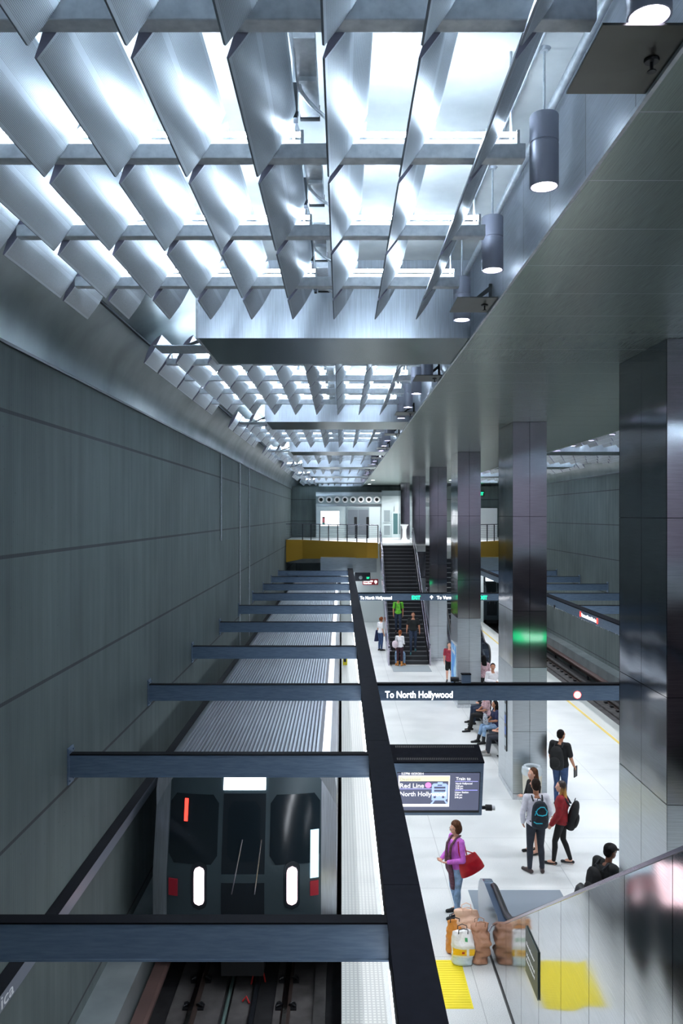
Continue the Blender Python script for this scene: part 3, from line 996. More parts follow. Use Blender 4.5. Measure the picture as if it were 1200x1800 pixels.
ph = MB(); ph.box(0.11, 0.31, -0.012, -0.006, 0.12, 0.68, 0); ph.box(0.13, 0.29, -0.014, -0.012, 0.24, 0.58, 1); ph.box(0.13, 0.29, -0.014, -0.012, 0.14, 0.24, 2)
plain('poster_pink', (226, 120, 130), 0.5); plain('poster_teal', (70, 150, 140), 0.5)
ph.build('phone_picture', ['black_plastic', 'poster_pink', 'poster_teal'], t)
text('lettering', '$45', 0.2, 0.11, 'poster_pink', t, (1.0, -0.010, 0.55), face_rot('+y'))
for yy, w_ in ((0.45, 0.8), (0.36, 0.8), (0.06, 0.3)):
    MB().box(0.65, 0.65 + w_ * 0.5, -0.010, -0.006, yy, yy + 0.02).build('small_print', 'letters_grey', t)
d = MB()
d.box(0.40, 2.05, 59.93, 60.0, 7.18, 7.36, 0); d.box(0.40, 0.46, 59.93, 60.0, ZM, 7.2, 0); d.box(1.99, 2.05, 59.93, 60.0, ZM, 7.2, 0)
d.box(0.46, 1.99, 59.95, 59.99, ZM + 0.02, 7.18, 1); d.box(1.22, 1.25, 59.94, 59.96, ZM, 7.18, 0)
d.box(0.46, 1.99, 59.92, 59.96, ZM + 0.0, ZM + 0.22, 2)
plain('door_grey', (116, 124, 132), 0.35, 0.3)
struct(d.build('door_1', ['facade_dark', 'door_grey', 'steel_bulkhead']))
for i, xx in enumerate((1.02, 1.90)):
    t = thing('post_box', 'black box on a post in front of the far entrance, %s one' % ['left', 'right'][i], 'post box', (xx, 58.6, ZM), 0, 'black post boxes')
    MB().box(-0.05, 0.05, -0.05, 0.05, 0, 1.0).build('post', 'dark_steel', t)
    MB().box(-0.10, 0.10, -0.08, 0.08, 0.95, 1.55).build('box', 'black_plastic', t, bevel=0.02)
for i, (xa, xb, za, zb_) in enumerate(((3.15, 3.60, 6.3, 7.14), (3.15, 3.60, 5.3, 6.0))):
    w = MB(); w.box(xa - .06, xb + .06, 59.94, 60.0, za - .06, zb_ + .06, 0); w.box(xa, xb, 59.93, 59.95, za, zb_, 1)
    struct(w.build('window_%d' % (i + 1), ['facade_panel', 'facade_dark']))
plain('teal_glass', (86, 122, 124), 0.15, 0.2)
d = MB(); d.box(3.72, 4.28, 59.94, 60.0, ZM, 7.05, 0); d.box(3.84, 4.17, 59.93, 59.95, 5.37, 6.9, 1)
struct(d.build('door_2', ['facade_panel', 'teal_glass']))
t = thing('exit_sign', 'small green EXIT sign on the far right mezzanine wall', 'sign', (10.15, 60.9, 8.25))
MB().box(0, 0.6, -0.06, 0.06, -0.05, 0.35).build('housing', 'black_plastic', t)
text('lettering', 'EXIT', 0.48, 0.22, 'green_lit', t, (0.06, -0.065, 0.03), face_rot('+y'), bold=0.03)
r = MB(); r.box(9.2, 11.6, 60.2, 60.9, ZM, 7.3); struct(r.build('wall_mezzanine_right', 'white_paint'))
# white counter by the column at the head of the stairs
t = thing('stair_head_counter', 'white pedestal stand at the top of the stairs', 'pedestal', (4.25, 54.6, ZM))
MB().lathe((0, 0, 0), [(0.0, 0), (0.24, 0), (0.20, 0.06), (0.14, 0.2), (0.13, 0.7), (0.20, 0.95), (0.27, 1.0), (0.27, 1.05), (0, 1.05)], 20).build('pedestal', 'white_paint', t, smooth='auto')

# ------------------------------------------------------------------ stairs
plain('step_dark', (44, 46, 50), 0.6); plain('step_nosing', (120, 124, 128), 0.5)
t = thing('stairs', 'dark staircase with steel handrails rising to the far mezzanine', 'stairs', (2.18, 36.7, 0))
NS = 30; RH = ZM / NS; RUN = (45.0 - 36.7) / NS; SW = 1.78
body = MB(); body.prism([(0, 0), (NS * RUN, ZM - RH - .01), (NS * RUN, ZM - 0.5), (1.0, 0)], 'x', 0.02, SW - 0.02)
body.build('stair_soffit', 'dark_steel', t)
for i in range(NS):
    s_ = MB(); s_.box(0.02, SW - 0.02, i * RUN, (i + 1) * RUN + 0.02, i * RH, (i + 1) * RH, 0)
    s_.box(0.03, SW - 0.03, i * RUN - 0.004, i * RUN + 0.035, (i + 1) * RH - 0.012, (i + 1) * RH + 0.003, 1)
    s_.build('step', ['step_dark', 'step_nosing'], t)
sl = ZM / (45.0 - 36.7)
for q, nm in ((-0.04, 'left'), (SW + 0.04, 'right')):
    st = MB(); st.prism([(-0.25, 0), (-0.25, 0.78), (0.0, 0.80), (NS * RUN, ZM + 0.80), (NS * RUN, ZM - 0.45), (0.9, 0)], 'x', q - 0.03, q + 0.03)
    st.build('side_panel', 'steel_rail', t)
    for off, zz in ((-0.0, 0.95), (0.07 if q < 0 else -0.07, 0.72)):
        h = MB(); h.tube([(q + off, -0.45, zz - 0.02), (q + off, -0.2, zz), (q + off, 0.0, zz + 0.02), (q + off, NS * RUN, ZM + zz), (q + off, NS * RUN + 0.4, ZM + zz)], 0.024, 8)
        h.build('handrail', 'steel_rail', t, smooth='auto')
    for j in range(7):
        y = j * NS * RUN / 6.0
        MB().cyl((q, y, sl * y + 0.75), (q, y, sl * y + 0.96), 0.012, seg=8).build('rail_bracket', 'steel_rail', t)
plain('stair_mat_grey', (150, 160, 164), 0.7)
o = MB().box(2.25, 3.92, 35.0, 36.44, 0.0, 0.008).build('floor_plate', 'stair_mat_grey')
tag(o, 'grey floor plate at the foot of the stairs', 'floor plate')

# ------------------------------------------------------------------ escalators
def escalator(label, xl, xr, yf, sg, length, near):
    """yf: y of the newel ends; sg: direction of ascent in y"""
    t = thing('escalator', label, 'escalator', (xl, yf, 0), 0)
    Wd = xr - xl; tn = 0.585
    def Y(d): return sg * d
    # handrail outline
    path = []
    R0 = 0.42
    for i in range(9):
        a = math.pi * (-0.5 + i / 8)
        path.append((R0 - R0 * math.cos(a - 0) * 1.0, 0.51 + R0 * math.sin(a)))
    # path goes from the bottom of the newel round to the top
    run0 = 1.25
    up = []
    y = R0; 
    top = [(R0 + 0.15, 0.93), (run0, 0.93), (run0 + 0.35, 1.02), (run0 + 0.7, 1.20)]
    L = length
    top.append((L, 1.20 + tn * (L - run0 - 0.7)))
    outline = path + top
    for q in (0.0, Wd):
        h = MB(); h.tube([(q, Y(a), b) for a, b in outline], 0.046, 10); h.build('handrail', 'black_rubber', t, smooth='auto')
        g = MB(); inner = [(max(a, 0.03), b - 0.03) for a, b in outline[1:]]
        poly = [(Y(a), b) for a, b in inner] + [(Y(L), 1.20 + tn * (L - run0 - 0.7) - 0.85), (Y(run0 + 0.7), 0.35), (Y(run0), 0.1), (Y(0.36), 0.1)]
        g.prism(poly, 'x', q - 0.012, q + 0.012)
        g.build('balustrade', 'glass_smoke', t)
        d = MB(); poly = [(Y(0.3), 0), (Y(0.3), 0.22), (Y(run0), 0.24), (Y(run0 + 0.7), 0.46), (Y(L), 0.46 + tn * (L - run0 - 0.7)), (Y(L), -0.4 + tn * (L - run0 - 0.7)), (Y(run0 + 1.0), 0)]
        d.prism(poly, 'x', q - 0.07, q + 0.07); d.build('deck', 'steel_rail', t)
    n = int((L - run0 - 0.2) / 0.4)
    for i in range(min(n, 30)):
        a = run0 + 0.2 + i * 0.4; z = max(0.0, (a - run0 - 0.4) * tn)
        s_ = MB(); s_.box(0.08, Wd - 0.08, Y(a), Y(a + 0.41), z - 0.2 if z > 0.2 else 0.0, z + 0.02)
        s_.build('step', 'dark_steel', t)
    if sg < 0:
        p = MB(); p.box(-0.13, Wd + 0.14, Y(-1.5), Y(run0 + 0.2), 0, 0.012); p.build('landing_plate', 'landing_grey', t)
        p = MB(); p.box(0.08, Wd - 0.08, Y(0.7), Y(run0 + 0.2), 0.012, 0.02); p.build('comb_plate', 'dark_steel', t)
    return t
plain('landing_grey', (150, 162, 172), 0.42, 0.35)
plain('glass_smoke', (84, 98, 118), 0.16, 0.2)
esc = escalator('escalator climbing towards the camera, black handrails and mirror steel side', 2.42, 3.81, 13.12, -1, 10.2, True)
# polished outer wall of the escalator, one part per panel
XW = 2.29 - 2.42
nw = MB()
prof = [(12.68, 0.02), (13.25, 0.03), (13.42, 0.10), (13.54, 0.22), (13.60, 0.38), (13.58, 0.54), (13.50, 0.68), (13.36, 0.79), (13.18, 0.86), (12.95, 0.885), (11.9, 0.885), (11.75, 0.80), (12.2, 0.50), (12.55, 0.2)]
nw.prism([(a - 13.12, b) for a, b in prof], 'x', XW + 0.004, XW + 0.16)
nw.build('newel_housing', 'glass_smoke', esc, smooth='auto')
cuts = [12.70, 12.15, 11.25, 10.30, 9.39, 8.44, 7.48, 6.54, 5.59, 4.66, 3.73, 2.9]
def ztop(y):
    pts = [(12.70, 0.10), (12.6, 0.30), (12.3, 0.55), (11.9, 0.80), (11.31, 1.09), (2.9, 1.09 + 0.590 * (11.31 - 2.9))]
    for (a, za), (b, zb2) in zip(pts[:-1], pts[1:]):
        if b <= y <= a: return za + (zb2 - za) * (a - y) / (a - b)
    return pts[-1][1]
def zbot(y): return 0.012
for a, b in zip(cuts[:-1], cuts[1:]):
    ys = [a - 0.005] + [v for v in (12.6, 12.3, 11.9, 11.31) if b < v < a] + [b + 0.005]
    # gently dished sheet: subdivided grid so the reflections wander like real thin steel
    poly = [(y - 13.12, ztop(y) - 0.02) for y in ys] + [(ys[-1] - 13.12, zbot(ys[-1])), (ys[0] - 13.12, 0.012)]
    p = MB(); p.prism(poly, 'x', XW, XW + 0.03)
    p.build('side_panel', 'steel_escalator', esc)
cap = MB()
ys = [12.70, 12.6, 12.3, 11.9, 11.31, 2.9]
for a, b in zip(ys[:-1], ys[1:]):
    cap.add([(XW - 0.012, a - 13.12, ztop(a) - 0.02), (XW + 0.10, a - 13.12, ztop(a) - 0.02), (XW + 0.10, a - 13.12, ztop(a) + 0.012), (XW - 0.012, a - 13.12, ztop(a) + 0.012),
             (XW - 0.012, b - 13.12, ztop(b) - 0.02), (XW + 0.10, b - 13.12, ztop(b) - 0.02), (XW + 0.10, b - 13.12, ztop(b) + 0.012), (XW - 0.012, b - 13.12, ztop(b) + 0.012)],
            [(0, 1, 2, 3), (7, 6, 5, 4), (0, 4, 5, 1), (1, 5, 6, 2), (2, 6, 7, 3), (3, 7, 4, 0)])
cap.build('cap_rail', 'steel_rail', esc)
MB().box(XW - 0.012, XW + 0.03, 2.9 - 13.12, 12.70 - 13.12, 0.0, 0.05).build('skirting', 'black_rubber', esc)
p = MB(); p.prism([(12.2 - 13.12, 0.012), (12.2 - 13.12, 0.6), (11.31 - 13.12, 1.07), (2.9 - 13.12, 1.07 + 0.59 * 8.41), (2.9 - 13.12, 0.012)], 'x', 3.86 - 2.42, 3.88 - 2.42)
p.build('side_panel', 'steel_brushed', esc)
t = thing('escalator_notice', 'dark notice plate with white text on the mirror steel escalator side', 'notice', (2.286, 9.37, 1.165))
plain('notice_green', (52, 64, 60), 0.45)
MB().box(-0.012, 0.0, 0, 0.62, 0, 0.56).build('plate', 'notice_green', t)
text('lettering', 'Escalator', 0.42, 0.035, 'letters_white', t, (-0.0135, 0.56, 0.36), face_rot('+x'), bold=0.02)
text('lettering', 'Hold handrail', 0.40, 0.035, 'letters_white', t, (-0.0135, 0.54, 0.23), face_rot('+x'), bold=0.02)
text('lettering', 'Face forward', 0.42, 0.035, 'letters_white', t, (-0.0135, 0.56, 0.16), face_rot('+x'), bold=0.02)
esc2 = escalator('far escalator with black handrails rising beyond the third column', 5.15, 6.6, 35.9, 1, 9.6, False)

# yellow tactile pads
for y0 in (11.12, 18.66):
    p = MB(); p.box(0.84, 1.82, y0, y0 + 1.21, 0.0, 0.006)
    n = 20
    for i in range(n):
        p.box(0.86, 1.80, y0 + 0.02 + i * 0.06, y0 + 0.04 + i * 0.06, 0.006, 0.010)
    tag(p.build('tactile_pad', 'yellow_tactile'), 'yellow ribbed tactile pad on the platform, %s' % ('in front beside the escalator' if y0 < 12 else 'farther one behind the hanging monitor'), 'tactile pad', 'yellow tactile pads')
for i, (xx, yy) in enumerate(((0.16, 36.6),)):
    t = thing('yellow_bollard', 'small yellow marker standing at the platform edge', 'marker', (xx, yy, 0))
    MB().box(-0.10, 0.10, -0.08, 0.08, 0, 0.52).build('body', 'yellow_tactile', t, bevel=0.02)
    MB().box(-0.06, 0.06, -0.085, -0.08, 0.15, 0.4).build('label_strip', 'black_plastic', t)

# ================================================================== tracks
for s in (0, 1):
    nm = SIDE[s]
    tb = MB()
    for xa, xb, z in ((-2.78, -1.95, -1.21), (-1.10, -0.45, -1.21)):
        tb.box(mx(xa, s), mx(xb, s), -2, 60, -1.28, z)
    tb.box(mx(-0.45, s), mx(-0.26, s), -2, 60, -1.28, -1.10)
    tb.box(mx(-1.80, s), mx(-1.42, s), -2, 60, -1.28, -1.17)
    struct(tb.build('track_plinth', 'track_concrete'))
    for j, xr in enumerate((-2.40, -0.90)):
        t = thing('running_rail', 'steel running rail of the %s track, %s the platform' % (nm, 'farther from' if j == 0 else 'nearer'), 'rail', (mx(xr, s), 0, 0), 0, 'running rails')
        b = MB(); b.prism([(-0.075, -1.20), (0.075, -1.20), (0.075, -1.19), (0.012, -1.17), (0.012, -1.09), (0.036, -1.08), (0.036, -1.06), (-0.036, -1.06), (-0.036, -1.08), (-0.012, -1.09), (-0.012, -1.17), (-0.075, -1.19)], 'y', -2, 60, 0)
        b.build('rail_body', 'rail_rust', t)
        MB().box(-0.034, 0.034, -2, 60, -1.061, -1.052).build('rail_head', 'rail_head', t)
        if s == 0:
            for i in range(6):
                y = 11.6 + 0.76 * i
                c = MB(); 
                for sd in (-1, 1):
                    c.box(sd * 0.07, sd * 0.17, y - 0.07, y + 0.07, -1.21, -1.175)
                    c.cyl((sd * 0.125, y, -1.175), (sd * 0.125, y, -1.12), 0.03, seg=8)
                    c.tube([(sd * 0.16, y - 0.05, -1.15), (sd * 0.10, y - 0.03, -1.13), (sd * 0.05, y + 0.02, -1.16), (sd * 0.12, y + 0.06, -1.14)], 0.014, 6)
                c.build('rail_clip', 'black_plastic', t)
        else:
            for i in range(40):
                y = 26 + 0.76 * i
                c = MB()
                for sd in (-1, 1): c.box(sd * 0.07, sd * 0.19, y - 0.09, y + 0.09, -1.21, -1.14)
                c.build('rail_clip', 'black_plastic', t)
    t = thing('third_rail', 'covered third rail beside the %s wall walkway' % nm, 'third rail', (mx(-3.0, s), 0, 0), 0, 'third rails')
    sg = 1 if s == 0 else -1
    plain('third_rail_cover', (86, 66, 62), 0.6)
    cb = MB(); cb.prism([(-sg * 0.15, -0.78), (sg * 0.05, -0.76), (sg * 0.09, -0.80), (sg * 0.09, -0.86), (sg * 0.06, -0.86), (sg * 0.05, -0.80), (-sg * 0.15, -0.82)], 'y', -2, 60)
    cb.build('cover_board', 'third_rail_cover', t)
    MB().box(-sg * 0.10, -sg * 0.02, -2, 60, -1.05, -0.92).build('conductor', 'rail_rust', t)
    for i in range(20):
        MB().box(-sg * 0.14, -sg * 0.06, 0.5 + 3 * i, 0.6 + 3 * i, -1.28, -0.80).build('support', 'dark_steel', t)
plain('conduit_green', (96, 120, 116), 0.6)
tg = MB(); tg.tube([(-1.88, 2, -1.25), (-1.88, 40, -1.25)], 0.03, 8)
tag(tg.build('track_cable', 'conduit_green'), 'grey green cable lying between the left rails', 'cable')
plain('red_cable', (190, 40, 40), 0.5)
rc = MB(); rc.tube([(-1.53, 13.7, -1.16), (-1.50, 13.72, -1.03), (-1.42, 13.78, -0.99), (-1.33, 13.80, -1.03), (-1.30, 13.8, -1.18)], 0.014, 8)
rc.tube([(-1.62, 13.2, -1.15), (-1.56, 13.25, -1.10), (-1.50, 13.15, -1.15)], 0.014, 8)
tag(rc.build('red_cable_loop', 'red_cable', smooth='auto'), 'red cable loop lying between the left rails', 'cable')
pt_ = MB(); pt_.tube([(-1.42, 2, -1.10), (-1.42, 59, -1.10)], 0.05, 10)
tag(pt_.build('track_pipe', 'dark_steel', smooth='auto'), 'dark pipe running along the middle of the left track', 'pipe')

# ================================================================== trains
plain('train_black', (34, 42, 48), 0.25, 0.1)
plain('train_mask', (66, 80, 86), 0.32, 0.2)
plain('windshield', (26, 36, 42), 0.12, 0.0)
plain('headlamp', (255, 255, 255), 0.3, 0, (255, 214, 222), 3.2)
plain('sign_lit', (255, 255, 255), 0.4, 0, (226, 242, 255), 3.0)
plain('cab_lit', (190, 225, 240), 0.4, 0, (176, 214, 232), 0.9)
plain('rubber_dark', (16, 18, 20), 0.7)
plain('roof_groove', (66, 72, 82), 0.6, 0.2)
def car(label, xc, y0, y1, front):
    t = thing('metro_car', label, 'metro train car', (xc, y0, 0), 0, 'metro train cars')
    L = y1 - y0
    # ribbed roof
    prof = []
    hw = 1.56
    prof.append((-hw, 2.05))
    prof.append((-hw + 0.03, 2.28)); prof.append((-hw + 0.12, 2.44)); prof.append((-hw + 0.26, 2.54))
    n = 36; x0, x1 = -hw + 0.30, hw - 0.30
    for i in range(n):
        a = x0 + (x1 - x0) * i / n; w_ = (x1 - x0) / n
        crown = 2.56 + 0.05 * (1 - ((a + w_ / 2) / x1) ** 2)
        prof += [(a, crown), (a + w_ * 0.12, crown + 0.03), (a + w_ * 0.55, crown + 0.03), (a + w_ * 0.67, crown)]
    prof += [(hw - 0.26, 2.54), (hw - 0.12, 2.44), (hw - 0.03, 2.28), (hw, 2.05)]
    fr = 0.55 if front else 0.0
    r = MB(); r.prism(prof, 'y', fr, L)
    for i_ in range(n): r.m[4 + i_ * 4 + 3] = 1
    r.build('ribbed_roof', ['train_steel', 'roof_groove'], t)
    sd = MB()
    body = [(-hw, 2.05), (-hw, -0.5), (-hw + 0.08, -0.62), (hw - 0.08, -0.62), (hw, -0.5), (hw, 2.05)]
    sd.prism(body, 'y', fr + 0.0, L); sd.build('body_shell', 'train_steel', t)
    ug = MB(); ug.box(-1.2, 1.2, 1.5, L - 1.5, -0.95, -0.62); ug.build('underframe', 'rubber_dark', t)
    for q in (2.4, L - 2.4):
        w_ = MB()
        for dx in (-0.755, 0.755):
            for dy in (-0.95, 0.95):
                w_.cyl((dx - 0.06, q + dy, -0.69), (dx + 0.06, q + dy, -0.69), 0.36, seg=24)
        w_.box(-0.95, 0.95, q - 1.3, q + 1.3, -0.85, -0.65)
        w_.build('bogie', 'rubber_dark', t)
    # windows and doors down the platform side
    for sx in (-1, 1):
        g = MB(); q = 1.8
        while q < L - 2:
            g.box(sx * (hw + 0.002), sx * (hw - 0.02), q, q + 1.6, 0.75, 1.65); q += 2.3
        g.build('side_windows', 'glass_dark', t)
    if front:
        # cab front: curved in plan and raked in section
        def fp(x, z):
            rake = 0.0 if z < 0.75 else 0.27 * (z - 0.75)
            e = abs(x) / hw
            return max(0.0, rake) + 0.28 * e ** 3.2
        gx = [-hw + 2 * hw * i / 24 for i in range(25)]
        gz = [-0.62, -0.4, -0.1, 0.2, 0.5, 0.75, 1.0, 1.3, 1.6, 1.9, 2.05, 2.2, 2.35, 2.46, 2.54, 2.60]
        def cl(x, z):
            # follow the rounded roof shoulder
            if z > 2.05:
                lim = hw - 0.02 - 0.9 * ((z - 2.05) / 0.55) ** 2.6 * 0.62
                return max(-lim, min(lim, x))
            return x
        m = MB(); V = [(cl(x, z), fp(x, z), z) for z in gz for x in gx]
        V2 = [(cl(x, z), fr + 0.03, z) for z in gz for x in gx]
        nx = len(gx); F = []; mi = []
        for i in range(len(gz) - 1):
            for j in range(nx - 1):
                F.append((i * nx + j, i * nx + j + 1, (i + 1) * nx + j + 1, (i + 1) * nx + j))
                xm = (gx[j] + gx[j + 1]) / 2
                mi.append(1 if abs(xm) > hw - 0.20 else 0)
        o_ = len(V)
        # rim back to the shell
        ring = [j for j in range(nx)] + [(i * nx + nx - 1) for i in range(1, len(gz))] + [((len(gz) - 1) * nx + j) for j in range(nx - 2, -1, -1)] + [(i * nx) for i in range(len(gz) - 2, 0, -1)]
        V += V2
        for a, b in zip(ring, ring[1:] + ring[:1]):
            F.append((a, a + o_, b + o_, b)); mi.append(1)
        m.v = V; m.f = F; m.m = mi
        m.build('cab_front', ['train_mask', 'train_steel'], t, smooth='auto')
        def patch(name, xa, xb, za, zb_, mat, out=0.012, nseg=8, rnd=0.0):
            p = MB(); A = []; Bk = []
            for iz in range(nseg + 1):
                z = za + (zb_ - za) * iz / nseg
                ins = 0.0
                if rnd:
                    e = min(z - za, zb_ - z)
                    if e < rnd: ins = rnd - math.sqrt(max(0, rnd * rnd - (rnd - e) ** 2))
                for ix in range(nseg + 1):
                    x = (xa + ins) + (xb - xa - 2 * ins) * ix / nseg
                    A.append((x, fp(x, z) - out, z)); Bk.append((x, fp(x, z) + 0.01, z))
            k = nseg + 1; n_ = len(A); F = []
            for i in range(nseg):
                for j in range(nseg):
                    F.append((i * k + j, i * k + j + 1, (i + 1) * k + j + 1, (i + 1) * k + j))
                    F.append((n_ + i * k + j, n_ + (i + 1) * k + j, n_ + (i + 1) * k + j + 1, n_ + i * k + j + 1))
            ring = list(range(k)) + [i * k + nseg for i in range(1, k)] + [nseg * k + j for j in range(nseg - 1, -1, -1)] + [i * k for i in range(nseg - 1, 0, -1)]
            for a, b in zip(ring, ring[1:] + ring[:1]): F.append((a, n_ + a, n_ + b, b))
            p.add(A + Bk, F)
            return p.build(name, mat, t, smooth='auto')
        patch('destination_display', -0.37, 0.35, 2.10, 2.37, 'sign_lit', 0.02)
        patch('windshield', -1.28, -0.44, 0.95, 2.02, 'windshield', rnd=0.10)
        patch('windshield', 0.44, 1.28, 0.95, 2.02, 'windshield', rnd=0.10)
        patch('cab_door', -0.36, 0.36, -0.3, 2.04, 'train_black', 0.010)
        patch('door_window', -0.27, 0.27, 1.0, 1.92, 'windshield', 0.018, rnd=0.08)
        for sx in (-0.73, 0.82):
            patch('headlamp_housing', sx - 0.13, sx + 0.13, 0.22, 1.00, 'train_black', 0.020, 20, rnd=0.12)
            patch('headlamp', sx - 0.085, sx + 0.085, 0.30, 0.92, 'headlamp', 0.034, 24, rnd=0.084)
        patch('cab_side_light', 1.12, 1.26, 0.72, 1.45, 'cab_lit', 0.03)
        patch('tail_lamp', 1.12, 1.26, 0.42, 0.66, 'red_paint', 0.024)
        patch('tail_lamp', -1.26, -1.10, 0.42, 0.70, 'red_paint', 0.024)
        patch('marker_lamp', -1.03, -0.97, 1.60, 1.95, 'red_lit', 0.026)
        for a, b in ((-0.18, -0.02), (0.20, 0.30)):
            wp = MB(); wp.tube([(a, fp(a, 0.5) - 0.04, 0.5), (b, fp(b, 1.35) - 0.05, 1.35)], 0.012, 6)
            wp.build('wiper', 'steel_rail', t)
        MB().box(-0.35, 0.35, -0.05, 0.3, -0.85, -0.62).build('coupler', 'rubber_dark', t)
        ba = MB(); ba.box(-1.3, 1.3, 0.05, 0.25, -0.62, -0.55); ba.build('anticlimber', 'dark_steel', t)
    else:
        for sx in (-0.5, 0.5):
            MB().box(sx - 0.06, sx + 0.06, -0.25, 0.0, 0.0, 1.9).build('gangway_barrier', 'rubber_dark', t)
    return t
car('front metro car with lit headlamps and ribbed steel roof on the left track', -1.645, 13.45, 36.2, True)
car('second metro car behind the front one on the left track', -1.645, 36.6, 59.3, False)
rt = car('distant metro car with red lamp and lit window on the right track', 2 * MID + 1.645, 57.0, 65.8, True)

# ================================================================== hanging passenger information monitor
t = thing('information_monitor', 'hanging black information monitor showing Red Line North Hollywood', 'monitor', (1.395, 11.68, 3.21), 0)
HW = 0.665; HH = 0.85; DP = 0.50
tilt = R(13)
t.rotation_euler = (tilt, 0, 0)
# local: x right, z up (front face at y = 0, top at z = 0)
cs = MB(); cs.box(-HW, HW, 0.0, DP, -HH, 0.0)
sh = cs.build('casing', 'beam_paint', t, bevel=0.008)
lid = MB(); lid.box(-HW - 0.006, HW + 0.006, -0.006, DP + 0.006, 0.0, 0.02); lid.build('lid', 'black_box_paint', t)
for q, nmz in ((0.05, 44), (0.40, 44)):
    vs = MB()
    for i in range(nmz):
        x = -0.58 + i * 1.16 / (nmz - 1)
        vs.box(x - 0.006, x + 0.006, q, q + 0.06, 0.02, 0.024)
    vs.build('vent_slots', 'black_rubber', t)
plain('screen_bezel', (14, 17, 24), 0.3)
plain('screen_blue', (70, 74, 94), 0.15, 0, (84, 88, 110), 0.62)
plain('screen_white', (240, 240, 240), 0.4, 0, (246, 246, 252), 0.7)
plain('screen_cream', (238, 236, 204), 0.4, 0, (238, 234, 196), 0.5)
plain('screen_grey', (150, 150, 140), 0.4, 0, (120, 120, 110), 0.7)
plain('screen_violet', (150, 150, 230), 0.4, 0, (150, 150, 225), 1.0)
plain('screen_icon', (150, 168, 214), 0.4, 0, (140, 160, 210), 1.0)
plain('screen_pink', (240, 120, 190), 0.4, 0, (240, 120, 190), 1.1)
MB().box(-0.59, HW - 0.045, -0.004, 0.004, -0.80, -0.145).build('bezel', 'screen_bezel', t)
MB().box(-0.585, HW - 0.055, -0.006, -0.002, -0.76, -0.155).build('screen', 'screen_blue', t)
K = 1 / 121.4
def sx_(px): return (px - 599.5) * K - 1.395
def sz_(py): return -(py - 1342) * K * 1.11
def scr(name, xa, xb, ya, yb, mat, lv=0.008):
    MB().box(sx_(xa), sx_(xb), -lv, -lv + 0.002, sz_(yb), sz_(ya)).build(name, mat, t)
scr('panel_border', 700, 790.5, 1363.5, 1418.5, 'screen_white')
scr('panel_fill', 702, 788, 1373, 1413.5, 'screen_blue', 0.010)
scr('panel_header', 700, 790, 1364, 1373, 'screen_cream', 0.012)
def st(s, xa, xb, yb, cap, mat='screen_white', bold=0.02, lv=0.013):
    bold = min(bold, 0.01)
    text('screen_text', s, (xb - xa) * K, cap * K * 1.08, mat, t, (sx_(xa), -lv, sz_(yb)), face_rot('+y'), bold=bold, depth=0.001)
st('5:27PM 10/29/2014', 705, 744, 1361.5, 4, bold=0.02)
st('Destination', 703, 739, 1371.5, 5, 'screen_grey', 0.0, 0.0145)
st('Red Line', 703, 745, 1384.5, 8, bold=0.03)
st('North Hollywood', 703, 784, 1399, 8, bold=0.03, lv=0.016)
MB().cyl((sx_(752.5), -0.013, sz_(1380)), (sx_(752.5), -0.010, sz_(1380)), 5.3 * K, seg=24).build('line_bullet', 'screen_pink', t)
scr('divider', 703, 760, 1386, 1387, 'screen_violet', 0.012)
ic = MB()
def ip(xa, xb, ya, yb, lv, mi): ic.box(sx_(xa), sx_(xb), -lv, -lv + 0.0012, sz_(yb), sz_(ya), mi)
ic.prism([(sx_(759), sz_(1407)), (sx_(759), sz_(1380)), (sx_(762), sz_(1377)), (sx_(784), sz_(1377)), (sx_(787), sz_(1380)), (sx_(787), sz_(1404)), (sx_(783), sz_(1407))], 'y', -0.0125, -0.011, 0)
ip(769, 778, 1374.5, 1378, 0.0125, 0); ip(763, 783, 1382.5, 1386, 0.0138, 1); ip(763, 783, 1388, 1391.5, 0.0138, 1); ip(769, 777, 1379, 1381, 0.0138, 1)
for q in (764.5, 779.5): ic.cyl((sx_(q), -0.0140, sz_(1401)), (sx_(q), -0.0128, sz_(1401)), 2.4 * K, seg=14, mi=1)
ic.prism([(sx_(757), sz_(1413)), (sx_(762), sz_(1407)), (sx_(765), sz_(1407)), (sx_(761), sz_(1413))], 'y', -0.0125, -0.011, 0)
ic.prism([(sx_(785), sz_(1413)), (sx_(781), sz_(1407)), (sx_(784), sz_(1407)), (sx_(789), sz_(1413))], 'y', -0.0125, -0.011, 0)
ic.build('train_icon', ['screen_icon', 'screen_blue'], t)
st('Train to', 801, 827, 1371, 5.5, bold=0.03)
scr('divider', 800, 840, 1373.2, 1374, 'screen_violet'); scr('divider', 800, 840, 1388.8, 1389.6, 'screen_violet')
for s_, a, b, y_ in (('North Hollywood', 801, 830, 1378.5), ('5:28 pm', 801, 814, 1383), ('5:46 pm', 801, 814, 1387), ('Union Station', 800, 824, 1394), ('5:39 pm', 800, 813, 1398.5), ('5:46 pm', 800, 813, 1403)):
    st(s_, a, b, y_, 3.3, bold=0.02)
mt_ = MB(); mt_.box(-HW - 0.06, -HW, 0.1, 0.4, -0.25, 0.0); mt_.build('mounting_bracket', 'black_plastic', t)
c = thing('cctv_camera', 'small black camera beside the hanging monitor', 'camera', (2.13, 11.95, 2.47), 0)
MB().cyl((0.0, 0, 0), (0.09, -0.0, -0.003), 0.045, seg=18).build('body', 'black_plastic', c, smooth='auto')
MB().cyl((0.09, 0, -0.003), (0.135, 0, -0.005), 0.036, seg=18).build('lens', 'galvanised', c, smooth='auto')
MB().box(-0.06, 0.02, -0.02, 0.02, -0.02, 0.02).build('arm', 'black_plastic', c)

